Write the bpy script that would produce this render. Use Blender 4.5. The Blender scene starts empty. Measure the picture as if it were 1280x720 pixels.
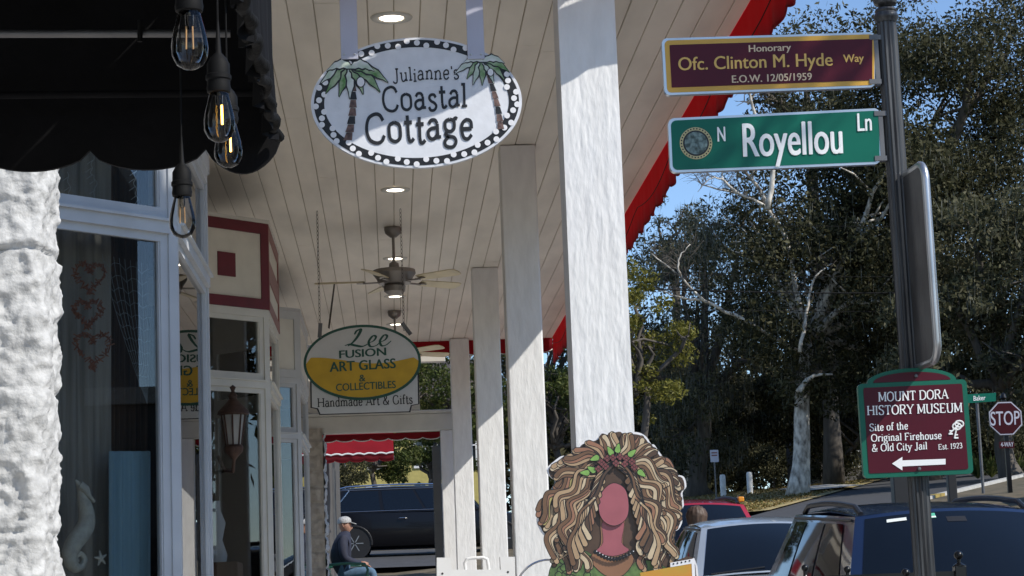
import bpy, bmesh, math, random
import numpy as np
from mathutils import Vector, Matrix, noise
random.seed(7)
rng = np.random.default_rng(7)
R = math.radians
C = bpy.context.scene.collection
SC = bpy.context.scene
# ------------------------------------------------------------------ camera, sky, sun, exposure
F = 2600.0                                   # focal length in photo pixels (1280 wide)
EYE = Vector((0, 0, 1.55))
dcam = Vector((493 - 640, -(757 - 360), -F)).normalized()      # the walkway direction (+Y) in camera axes
uz = -(-.038 * dcam.x + dcam.y) / dcam.z
ucam = Vector((-.038, 1, uz)).normalized()                     # world up in camera axes
rcam = dcam.cross(ucam)
M3 = Matrix((rcam, dcam, ucam))              # rows: world x, y, z in camera axes -> camera-to-world
cam_data = bpy.data.cameras.new('camera')
cam_data.sensor_width = 36; cam_data.lens = F / 1280 * 36
cam_data.clip_start = .05; cam_data.clip_end = 2000
cam = bpy.data.objects.new('camera', cam_data); C.objects.link(cam)
cam.matrix_world = Matrix.Translation(EYE) @ M3.to_4x4()
SC.camera = cam
SUN = Vector((.8, -.5, .84)).normalized()
w = bpy.data.worlds.new('World'); SC.world = w; w.use_nodes = True
nt = w.node_tree; bg = nt.nodes['Background']
sky = nt.nodes.new('ShaderNodeTexSky'); sky.sky_type = 'NISHITA'; sky.sun_disc = False
sky.sun_elevation = math.asin(SUN.z); sky.sun_rotation = math.atan2(SUN.x, SUN.y)
sky.air_density = .85; sky.dust_density = .05; sky.ozone_density = 4.0
nt.links.new(sky.outputs[0], bg.inputs[0]); bg.inputs[1].default_value = .15
sd = bpy.data.lights.new('sun', 'SUN'); sd.energy = 4.2; sd.angle = R(.5); sd.color = (1, .95, .87)
so = bpy.data.objects.new('sun', sd); C.objects.link(so)
so.rotation_euler = (-SUN).to_track_quat('-Z', 'Y').to_euler()
SC.view_settings.view_transform = 'Standard'; SC.view_settings.look = 'None'
SC.view_settings.exposure = 0.33; SC.view_settings.gamma = 1
SC.cycles.max_bounces = 8; SC.cycles.diffuse_bounces = 4; SC.cycles.transparent_max_bounces = 12
SC.cycles.use_denoising = True

def P(px, py, d):
    """world point on the plane y = d seen at a pixel of the photograph"""
    v = M3 @ Vector((px - 640, 360 - py, -F))
    return EYE + v * (d / v.y)

# ------------------------------------------------------------------ materials
def mat(name, rgb, rough=.6, metal=0, var=.12, scale=6, bump=0, bscale=40, stretch=(1, 1, 1), spec=.5, rgb2=None, detail=6, coat=0):
    m = bpy.data.materials.new(name); m.use_nodes = True
    n = m.node_tree; b = n.nodes['Principled BSDF']
    b.inputs['Roughness'].default_value = rough; b.inputs['Metallic'].default_value = metal
    b.inputs['Specular IOR Level'].default_value = spec
    if coat: b.inputs['Coat Weight'].default_value = coat; b.inputs['Coat Roughness'].default_value = .03
    tc = n.nodes.new('ShaderNodeTexCoord'); mp = n.nodes.new('ShaderNodeMapping')
    mp.inputs['Scale'].default_value = stretch
    n.links.new(tc.outputs['Object'], mp.inputs[0])
    tx = n.nodes.new('ShaderNodeTexNoise'); tx.inputs['Scale'].default_value = scale; tx.inputs['Detail'].default_value = detail
    n.links.new(mp.outputs[0], tx.inputs[0])
    cr = n.nodes.new('ShaderNodeValToRGB')
    c2 = rgb2 or tuple(c * (1 - 2 * var) for c in rgb)
    cr.color_ramp.elements[0].color = (*c2, 1); cr.color_ramp.elements[1].color = (*rgb, 1)
    cr.color_ramp.elements[0].position = .32; cr.color_ramp.elements[1].position = .62
    n.links.new(tx.outputs[0], cr.inputs[0]); n.links.new(cr.outputs[0], b.inputs['Base Color'])
    if bump:
        t2 = n.nodes.new('ShaderNodeTexNoise'); t2.inputs['Scale'].default_value = bscale; t2.inputs['Detail'].default_value = 8
        n.links.new(mp.outputs[0], t2.inputs[0])
        bp = n.nodes.new('ShaderNodeBump'); bp.inputs['Strength'].default_value = bump; bp.inputs['Distance'].default_value = .01
        n.links.new(t2.outputs[0], bp.inputs['Height']); n.links.new(bp.outputs[0], b.inputs['Normal'])
    return m

def leafmat(name, cols, rough=.7, trans=.25):
    m = bpy.data.materials.new(name); m.use_nodes = True
    n = m.node_tree; b = n.nodes['Principled BSDF']; b.inputs['Roughness'].default_value = rough
    b.inputs['Specular IOR Level'].default_value = .18
    g = n.nodes.new('ShaderNodeNewGeometry'); cr = n.nodes.new('ShaderNodeValToRGB')
    e = cr.color_ramp.elements
    while len(e) < len(cols): e.new(.5)
    for i, c in enumerate(cols): e[i].position = i / (len(cols) - 1); e[i].color = (*c, 1)
    tcx = n.nodes.new('ShaderNodeTexCoord'); nz = n.nodes.new('ShaderNodeTexNoise'); nz.inputs['Scale'].default_value = .9; nz.inputs['Detail'].default_value = 2
    n.links.new(tcx.outputs['Object'], nz.inputs[0])
    ma = n.nodes.new('ShaderNodeMath'); ma.operation = 'MULTIPLY_ADD'; ma.inputs[1].default_value = 1.5; ma.inputs[2].default_value = -.75
    n.links.new(nz.outputs[0], ma.inputs[0])
    md = n.nodes.new('ShaderNodeMath'); md.operation = 'ADD'; md.use_clamp = True; n.links.new(ma.outputs[0], md.inputs[0]); n.links.new(g.outputs['Random Per Island'], md.inputs[1])
    n.links.new(md.outputs[0], cr.inputs[0]); n.links.new(cr.outputs[0], b.inputs['Base Color'])
    tr = n.nodes.new('ShaderNodeBsdfTranslucent'); n.links.new(cr.outputs[0], tr.inputs[0])
    mx = n.nodes.new('ShaderNodeMixShader'); mx.inputs[0].default_value = trans
    n.links.new(b.outputs[0], mx.inputs[1]); n.links.new(tr.outputs[0], mx.inputs[2])
    n.links.new(mx.outputs[0], n.nodes['Material Output'].inputs[0])
    return m

def glassmat(name, tint=(1, 1, 1), base=.05, rough=.0):
    m = bpy.data.materials.new(name); m.use_nodes = True
    n = m.node_tree; n.nodes.remove(n.nodes['Principled BSDF'])
    t = n.nodes.new('ShaderNodeBsdfTransparent'); t.inputs[0].default_value = (*tint, 1)
    g = n.nodes.new('ShaderNodeBsdfGlossy'); g.inputs['Roughness'].default_value = rough
    fr = n.nodes.new('ShaderNodeFresnel'); fr.inputs[0].default_value = 1.38
    ad = n.nodes.new('ShaderNodeMath'); ad.operation = 'ADD'; ad.inputs[1].default_value = base
    n.links.new(fr.outputs[0], ad.inputs[0])
    mx = n.nodes.new('ShaderNodeMixShader')
    n.links.new(ad.outputs[0], mx.inputs[0]); n.links.new(t.outputs[0], mx.inputs[1]); n.links.new(g.outputs[0], mx.inputs[2])
    n.links.new(mx.outputs[0], n.nodes['Material Output'].inputs[0])
    return m

def emit(name, rgb, s):
    m = bpy.data.materials.new(name); m.use_nodes = True
    b = m.node_tree.nodes['Principled BSDF']; b.inputs['Base Color'].default_value = (*rgb, 1)
    b.inputs['Emission Color'].default_value = (*rgb, 1); b.inputs['Emission Strength'].default_value = s
    return m

M = {}
M['ceil'] = mat('painted_board', (.86, .80, .695), .55, var=.09, scale=3, stretch=(1, .25, 1), bump=.12, bscale=30)
M['groove'] = mat('board_groove', (.46, .41, .33), .8)
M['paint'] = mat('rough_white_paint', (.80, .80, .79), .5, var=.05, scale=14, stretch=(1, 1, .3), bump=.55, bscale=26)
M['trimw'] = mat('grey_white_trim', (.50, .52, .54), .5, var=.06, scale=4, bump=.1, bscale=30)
M['trimc'] = mat('cream_trim', (.62, .61, .56), .5, var=.06, scale=4)
M['cream'] = mat('cream_panel', (.66, .63, .55), .6, var=.05)
M['maroon'] = mat('maroon_paint', (.13, .012, .022), .5, var=.1)
M['pinkst'] = mat('faded_maroon', (.24, .09, .08), .5, var=.1)
M['redcl'] = mat('red_canvas', (.36, .010, .022), .7, var=.12, scale=3)
M['redcl2'] = mat('dark_red_canvas', (.24, .008, .018), .75, var=.12, scale=3)
M['piping'] = mat('pale_piping', (.75, .70, .66), .7)
M['black'] = mat('black_canvas', (.006, .006, .007), .85, var=.2, scale=5, bump=.3, bscale=20, spec=.15)
M['rim'] = mat('weathered_black', (.005, .005, .005), .85, spec=.2, var=.25, scale=30, bump=.6, bscale=60)
M['steel'] = mat('galvanised_steel', (.16, .16, .165), .5, .6, var=.15)
M['silver'] = mat('aluminium', (.55, .56, .57), .35, .9, var=.08)
M['socket'] = mat('black_plastic', (.003, .003, .0033), .7, var=.1, spec=.2)
M['bulb'] = glassmat('clear_bulb_glass', (.97, .97, .96), .0)
M['glass'] = glassmat('shop_glass', (.80, .82, .82), .02)
M['filon'] = emit('glowing_filament', (1, .50, .08), 9)
M['filoff'] = mat('cold_filament', (.45, .25, .10), .4, .5)
M['lamp'] = emit('lamp_disc', (1, .90, .74), 6)
M['fanm'] = mat('brushed_nickel', (.30, .28, .26), .45, .6, var=.06)
M['blade'] = mat('maple_blade', (.74, .64, .42), .45, var=.12, scale=4, stretch=(1, 1, 1))
M['signw'] = mat('sign_white', (.74, .76, .80), .5, var=.05, scale=14, bump=.1, bscale=40)
M['ink'] = mat('black_ink', (.008, .008, .010), .5, var=.05)
M['dot'] = mat('white_dot', (.80, .80, .82), .5, var=.02)
M['frond'] = mat('pale_green_leaf', (.36, .46, .30), .6, rgb2=(.08, .22, .05), scale=22)
M['frondw'] = mat('white_leaf', (.66, .70, .68), .6, rgb2=(.40, .52, .40), scale=18)
M['trunkb'] = mat('painted_trunk', (.20, .12, .10), .6, rgb2=(.05, .03, .03), scale=40)
M['strap'] = mat('grey_strap', (.48, .48, .56), .4, .1, var=.04)
M['mustard'] = mat('mustard_paint', (.62, .38, .02), .5, var=.08)
M['dkgreen'] = mat('dark_green_ink', (.012, .085, .06), .5, var=.05)
M['greyink'] = mat('grey_ink', (.12, .12, .12), .5, var=.05)
M['leew'] = mat('sign_cream_white', (.62, .62, .60), .5, var=.05)
M['chain'] = mat('chain_metal', (.10, .09, .08), .5, .7)
M['pole'] = mat('weathered_black_pole', (.075, .078, .08), .42, .2, rgb2=(.010, .010, .012), scale=46, stretch=(1, 1, .05), bump=.4, bscale=60, detail=10)
M['bmar'] = mat('brown_maroon_sheet', (.080, .007, .016), .35, var=.05, spec=.2)
M['gold'] = mat('gold_sheeting', (.62, .34, .035), .35, var=.04)
M['goldt'] = mat('gold_text', (.72, .44, .10), .4, var=.04)
M['tan'] = mat('pale_gold_text', (.70, .52, .34), .4, var=.04)
M['sgreen'] = mat('sign_green', (.006, .13, .085), .35, var=.05, spec=.2)
M['white'] = mat('reflective_white', (.82, .83, .82), .4, var=.03)
M['mgreen'] = mat('museum_green', (.010, .12, .078), .4, var=.06, spec=.2)
M['mmar'] = mat('museum_maroon', (.070, .005, .014), .4, var=.06, spec=.2)
M['seal'] = mat('seal_tan', (.55, .48, .24), .5, var=.1)
M['sealdk'] = mat('seal_dark', (.03, .05, .04), .5, rgb2=(.20, .28, .26), scale=60)
M['signback'] = mat('weathered_sign_back', (.085, .085, .085), .5, .3, var=.25, scale=10, stretch=(1, 1, .5), bump=.15)
M['stopred'] = mat('stop_red', (.042, .003, .006), .4, var=.05, spec=.2)
M['dark'] = mat('dark_recess', (.012, .011, .011), .8)
M['room'] = mat('dim_interior', (.16, .14, .12), .8, var=.2, scale=2)
M['curtain'] = mat('grey_brown_curtain', (.46, .41, .35), .9, var=.2, scale=30, stretch=(1, 1, .05))
M['curtaind'] = mat('dark_brown_curtain', (.12, .07, .045), .9, var=.3, scale=40, stretch=(1, 1, .05))
M['bluepanel'] = mat('pale_blue_cloth', (.36, .56, .68), .7, var=.12, scale=10, stretch=(1, 1, .1))
M['shell'] = mat('bleached_white', (.80, .76, .66), .7, var=.12, scale=30, bump=.2)
M['wicker'] = mat('copper_tinsel', (.46, .19, .10), .5, rgb2=(.25, .08, .05), scale=80)
M['net'] = mat('fishing_net', (.42, .46, .48), .8)
M['wire'] = mat('white_wire', (.6, .58, .55), .6)
M['lantern'] = mat('rusty_copper', (.075, .042, .032), .6, .4, var=.25, scale=30)
M['frost'] = mat('frosted_glass', (.30, .30, .29), .3)
M['tanbox'] = mat('wood_brown', (.16, .075, .04), .6, var=.2, scale=12, stretch=(1, 1, .1))
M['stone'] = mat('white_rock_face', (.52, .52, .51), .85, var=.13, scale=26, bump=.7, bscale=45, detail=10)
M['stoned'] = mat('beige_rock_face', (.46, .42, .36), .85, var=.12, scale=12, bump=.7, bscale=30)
M['concrete'] = mat('concrete_paving', (.50, .47, .43), .8, var=.12, scale=2, bump=.1)
M['kerb'] = mat('kerb_concrete', (.46, .45, .42), .8, var=.12, scale=3, bump=.2)
M['asphalt'] = mat('asphalt', (.055, .055, .057), .85, var=.15, scale=5, bump=.3, bscale=120)
M['soil'] = mat('leaf_litter', (.13, .10, .06), .95, rgb2=(.05, .045, .02), scale=3, bump=.5, bscale=20)
M['lawn'] = mat('dry_lawn', (.42, .31, .14), .95, rgb2=(.16, .15, .05), scale=1.2, bump=.6, bscale=14)
M['bark'] = mat('grey_bark', (.10, .085, .07), .9, var=.25, scale=8, stretch=(1, 1, .25), bump=.7, bscale=14)
M['barkw'] = mat('pale_bark', (.66, .61, .53), .85, rgb2=(.13, .11, .09), scale=7, stretch=(1, 1, .5), bump=.5, bscale=12)
M['leafd'] = leafmat('oak_leaf', [(.016, .017, .008), (.035, .037, .016), (.064, .063, .029), (.125, .115, .062)], .7, .32)
M['leafg'] = leafmat('grey_green_leaf', [(.028, .031, .015), (.060, .062, .032), (.10, .098, .052), (.18, .165, .10)], .7, .35)
M['leafy'] = leafmat('yellow_green_leaf', [(.07, .075, .015), (.14, .13, .025), (.20, .18, .035), (.10, .11, .02)], .5, .3)
M['leafb'] = leafmat('bright_green_leaf', [(.03, .045, .012), (.07, .09, .022), (.12, .13, .04)], .5, .3)
M['moss'] = leafmat('hanging_moss', [(.09, .095, .08), (.16, .165, .14)], .9, .2)
M['dryleaf'] = leafmat('dry_leaf', [(.16, .10, .04), (.34, .24, .10), (.20, .17, .06), (.10, .10, .03)], .8, .1)
M['navy'] = mat('navy_paint', (.012, .022, .055), .3, 0, var=.05, coat=1)
M['bluebl'] = mat('dark_blue_metallic', (.010, .024, .075), .28, .35, var=.03, coat=1)
M['blackcar'] = mat('black_car_paint', (.0035, .0035, .005), .3, 0, var=.02, coat=.12, spec=.3)
M['silvercar'] = mat('silver_car_paint', (.46, .52, .58), .3, .4, var=.02, coat=1)
M['redcar'] = mat('red_car_paint', (.36, .010, .022), .28, .2, var=.02, coat=1)
M['carglass'] = mat('car_glass', (.005, .008, .014), .04, 0, var=.02, spec=.32)
M['trimblk'] = mat('black_trim', (.012, .012, .013), .5, var=.1)
M['tyre'] = mat('rubber', (.02, .02, .02), .8)
M['chrome'] = mat('chrome', (.62, .62, .64), .15, 1, var=.02)
M['headl'] = mat('headlight_lens', (.55, .58, .60), .1, .2, var=.05)
M['amber'] = mat('amber_lens', (.70, .28, .02), .25)
M['sticker'] = mat('white_sticker', (.75, .80, .78), .5, var=.03)
M['stickg'] = mat('green_sticker', (.10, .45, .30), .5, var=.03)
M['plastic'] = mat('white_plastic', (.80, .80, .79), .45, var=.03)
M['pgreen'] = mat('bench_green', (.012, .10, .065), .4, var=.08)
M['skin'] = mat('skin', (.36, .19, .13), .55, var=.05)
M['jacket'] = mat('navy_jacket', (.016, .020, .042), .8, var=.15, scale=20)
M['jeans'] = mat('blue_jeans', (.085, .16, .25), .85, var=.15, scale=20)
M['shoe'] = mat('dark_shoe', (.02, .018, .016), .6)
M['cap'] = mat('grey_cap', (.42, .42, .42), .8, var=.2, scale=50)
M['hair'] = mat('brown_hair', (.085, .050, .032), .6, var=.25, scale=40, stretch=(1, 1, .2))
M['shirt'] = mat('pale_shirt', (.46, .44, .42), .8)
M['yellow'] = mat('yellow_stucco', (.46, .39, .13), .85, var=.08)
M['rooft'] = mat('brown_shingle', (.06, .05, .045), .9, var=.2, scale=10)
M['housed'] = mat('weathered_siding', (.09, .085, .08), .85, var=.15)
M['wwhite'] = mat('white_woodwork', (.72, .72, .70), .6)
M['wing'] = mat('window_dark', (.02, .025, .03), .1)
M['iron'] = mat('black_iron', (.010, .010, .011), .3, .4)
M['yelkerb'] = mat('yellow_kerb_paint', (.34, .25, .06), .7, var=.15)
M['roofm'] = mat('roof_sheet', (.20, .19, .18), .6)
M['sgrey'] = mat('grey_door_paint', (.11, .115, .12), .5, var=.06)
# cutout colours
for k, c in dict(tan=(.42, .29, .17), brown=(.16, .088, .048), dk=(.085, .050, .032), cream=(.56, .45, .30), olive=(.40, .33, .12),
                 rust=(.30, .15, .09)).items():
    M['h' + k] = mat('hair_print_' + k, c, .45, var=.08, scale=25)
M['face'] = mat('printed_pink', (.34, .10, .12), .4, var=.06, scale=12)
M['facelow'] = mat('printed_skin', (.26, .13, .07), .4, var=.06)
M['leafp'] = mat('printed_leaf', (.22, .42, .10), .45, var=.12, scale=40)
M['berry'] = mat('printed_berry', (.20, .06, .06), .45, var=.1)
M['dress'] = mat('printed_green', (.12, .20, .06), .45, rgb2=(.05, .09, .03), scale=30)
M['orange'] = mat('printed_orange', (.60, .22, .03), .45, rgb2=(.45, .30, .04), scale=6)

for k_ in ('redcl', 'redcl2'):
    n_ = M[k_].node_tree; b_ = n_.nodes['Principled BSDF']; tr_ = n_.nodes.new('ShaderNodeBsdfTranslucent'); tr_.inputs[0].default_value = (.52, .008, .03, 1) if k_ == 'redcl' else (.45, .01, .02, 1)
    mx_ = n_.nodes.new('ShaderNodeMixShader'); mx_.inputs[0].default_value = .6
    n_.links.new(b_.outputs[0], mx_.inputs[1]); n_.links.new(tr_.outputs[0], mx_.inputs[2]); n_.links.new(mx_.outputs[0], n_.nodes['Material Output'].inputs[0])
# ------------------------------------------------------------------ mesh builder
class MB:
    def __init__(s): s.v = []; s.f = []; s.m = []
    def add(s, vs, fs, mi=0):
        o = len(s.v); s.v += [tuple(v) for v in vs]
        s.f += [tuple(i + o for i in f) for f in fs]; s.m += [mi] * len(fs); return s
    def box(s, lo, hi, mi=0, bev=0):
        x0, y0, z0 = lo; x1, y1, z1 = hi
        if not bev:
            return s.add([(x0,y0,z0),(x1,y0,z0),(x1,y1,z0),(x0,y1,z0),(x0,y0,z1),(x1,y0,z1),(x1,y1,z1),(x0,y1,z1)],
                  [(0,3,2,1),(4,5,6,7),(0,1,5,4),(1,2,6,5),(2,3,7,6),(3,0,4,7)], mi)
        bm = bmesh.new(); bmesh.ops.create_cube(bm, size=1)
        for v in bm.verts: v.co = Vector(((x0+x1)/2 + v.co.x*(x1-x0), (y0+y1)/2 + v.co.y*(y1-y0), (z0+z1)/2 + v.co.z*(z1-z0)))
        bmesh.ops.bevel(bm, geom=bm.edges[:], offset=bev, segments=2, affect='EDGES', profile=.5)
        return s.bm(bm, mi)
    def bm(s, bm, mi=0):
        bm.verts.index_update()
        s.add([v.co.copy() for v in bm.verts], [[v.index for v in f.verts] for f in bm.faces], mi); bm.free(); return s
    def obox(s, M4, sx, sy, sz, mi=0):
        vs = [M4 @ Vector((x*sx/2, y*sy/2, z*sz/2)) for x, y, z in ((-1,-1,-1),(1,-1,-1),(1,1,-1),(-1,1,-1),(-1,-1,1),(1,-1,1),(1,1,1),(-1,1,1))]
        return s.add(vs, [(0,3,2,1),(4,5,6,7),(0,1,5,4),(1,2,6,5),(2,3,7,6),(3,0,4,7)], mi)
    def bar(s, a, b, w, h, mi=0, up=Vector((0, 0, 1))):
        a = Vector(a); b = Vector(b); d = (b - a); L = d.length; d.normalize()
        x = d.cross(up)
        if x.length < 1e-4: x = Vector((1, 0, 0))
        x.normalize(); u = x.cross(d)
        m = Matrix((x, d, u)).transposed().to_4x4(); m.translation = (a + b) / 2
        return s.obox(m, w, L, h, mi)
    def tube(s, pts, r, mi=0, n=10, cap=True):
        pts = [Vector(p) for p in pts]; rs = r if isinstance(r, (list, tuple)) else [r] * len(pts)
        o = len(s.v); prev = None
        for i, p in enumerate(pts):
            t = (pts[min(i+1, len(pts)-1)] - pts[max(i-1, 0)]).normalized()
            if prev is None:
                x = t.orthogonal().normalized()
            else:
                x = prev - t * prev.dot(t)
                x = x.normalized() if x.length > 1e-5 else t.orthogonal().normalized()
            prev = x; y = t.cross(x)
            for k in range(n):
                a = 2 * math.pi * k / n; s.v.append(tuple(p + (x * math.cos(a) + y * math.sin(a)) * rs[i]))
        for i in range(len(pts) - 1):
            for k in range(n):
                s.f.append((o+i*n+k, o+i*n+(k+1) % n, o+(i+1)*n+(k+1) % n, o+(i+1)*n+k)); s.m.append(mi)
        if cap:
            s.f.append(tuple(o+k for k in range(n))[::-1]); s.m.append(mi)
            s.f.append(tuple(o+(len(pts)-1)*n+k for k in range(n))); s.m.append(mi)
        return s
    def lathe(s, prof, c, axis=(0, 0, 1), n=24, mi=0):
        ax = Vector(axis).normalized(); x = ax.orthogonal().normalized(); y = ax.cross(x); c = Vector(c); o = len(s.v)
        for r, h in prof:
            for k in range(n):
                a = 2*math.pi*k/n; s.v.append(tuple(c + ax*h + (x*math.cos(a)+y*math.sin(a))*max(r, 1e-5)))
        for i in range(len(prof)-1):
            for k in range(n):
                s.f.append((o+i*n+k, o+i*n+(k+1) % n, o+(i+1)*n+(k+1) % n, o+(i+1)*n+k)); s.m.append(mi)
        return s
    def grid(s, fn, nu, nv, mi=0):
        o = len(s.v)
        for j in range(nv+1):
            for i in range(nu+1): s.v.append(tuple(fn(i/nu, j/nv)))
        for j in range(nv):
            for i in range(nu):
                a = o+j*(nu+1)+i; s.f.append((a, a+1, a+nu+2, a+nu+1)); s.m.append(mi)
        return s
    def prism(s, poly, ext, mi=0, mside=None):
        """poly: list of 3-D points (planar, any simple outline); ext: extrusion vector"""
        n = len(poly); ext = Vector(ext); o = len(s.v)
        poly = [Vector(p) for p in poly]
        s.v += [tuple(p) for p in poly] + [tuple(p + ext) for p in poly]
        s.f.append(tuple(range(o, o+n))); s.m.append(mi)
        s.f.append(tuple(range(o+2*n-1, o+n-1, -1))); s.m.append(mi)
        for i in range(n):
            j = (i+1) % n; s.f.append((o+i, o+n+i, o+n+j, o+j)); s.m.append(mi if mside is None else mside)
        return s

BASE = {}
def obj(name, mb, mats, parent=None, smooth=False, fixn=True):
    base = BASE.get(parent.name, Vector((0, 0, 0))) if parent else Vector((0, 0, 0))
    me = bpy.data.meshes.new(name)
    me.from_pydata([(v[0]-base.x, v[1]-base.y, v[2]-base.z) for v in mb.v], [], mb.f)
    mats = mats if isinstance(mats, (list, tuple)) else [mats]
    for m in mats: me.materials.append(M[m] if isinstance(m, str) else m)
    me.polygons.foreach_set('material_index', mb.m)
    if fixn and len(mb.f) < 60000:
        b = bmesh.new(); b.from_mesh(me); bmesh.ops.recalc_face_normals(b, faces=b.faces); b.to_mesh(me); b.free()
    if smooth:
        me.polygons.foreach_set('use_smooth', [True]*len(me.polygons))
        if smooth != 'all':
            me.set_sharp_from_angle(angle=R(38))
    me.update()
    o = bpy.data.objects.new(name, me); C.objects.link(o)
    if parent: o.parent = parent
    BASE[o.name] = base
    return o
def tag(o, label, cat, group=None):
    o['label'] = label; o['category'] = cat
    if group: o['group'] = group
    return o
def thing(name, base, label, cat, group=None):
    o = bpy.data.objects.new(name, None); C.objects.link(o); o.empty_display_size = .1
    o.location = base; BASE[o.name] = Vector(base); return tag(o, label, cat, group)
def one(name, mb, mats, label, cat, base=None, group=None, smooth=False):
    """a thing that is one mesh"""
    o = obj(name, mb, mats, None, smooth)
    if base is not None:
        b = Vector(base); o.data.transform(Matrix.Translation(-b)); o.location = b; BASE[o.name] = b
    return tag(o, label, cat, group)
def struct(name, mb, mats, smooth=False):
    o = obj(name, mb, mats, None, smooth); o['kind'] = 'structure'; return o
def copytree(o, parent=None):
    c = o.copy(); C.objects.link(c)
    if parent: c.parent = parent
    for ch in list(o.children): copytree(ch, c)
    return c

# ------------------------------------------------------------------ lettering
_tc = {}
def bfont(s, bold=0.0):
    key = (s, bold)
    if key in _tc: return _tc[key]
    cu = bpy.data.curves.new('lettering', 'FONT'); cu.body = s; cu.size = 1; cu.offset = bold; cu.resolution_u = 4
    o = bpy.data.objects.new('lettering', cu); C.objects.link(o)
    bpy.context.view_layer.update()
    me = o.evaluated_get(bpy.context.evaluated_depsgraph_get()).to_mesh()
    v = [tuple(x.co) for x in me.vertices]; f = [tuple(p.vertices) for p in me.polygons]
    bpy.data.objects.remove(o); bpy.data.curves.remove(cu)
    _tc[key] = (v, f); return v, f
_capb = None
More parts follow.
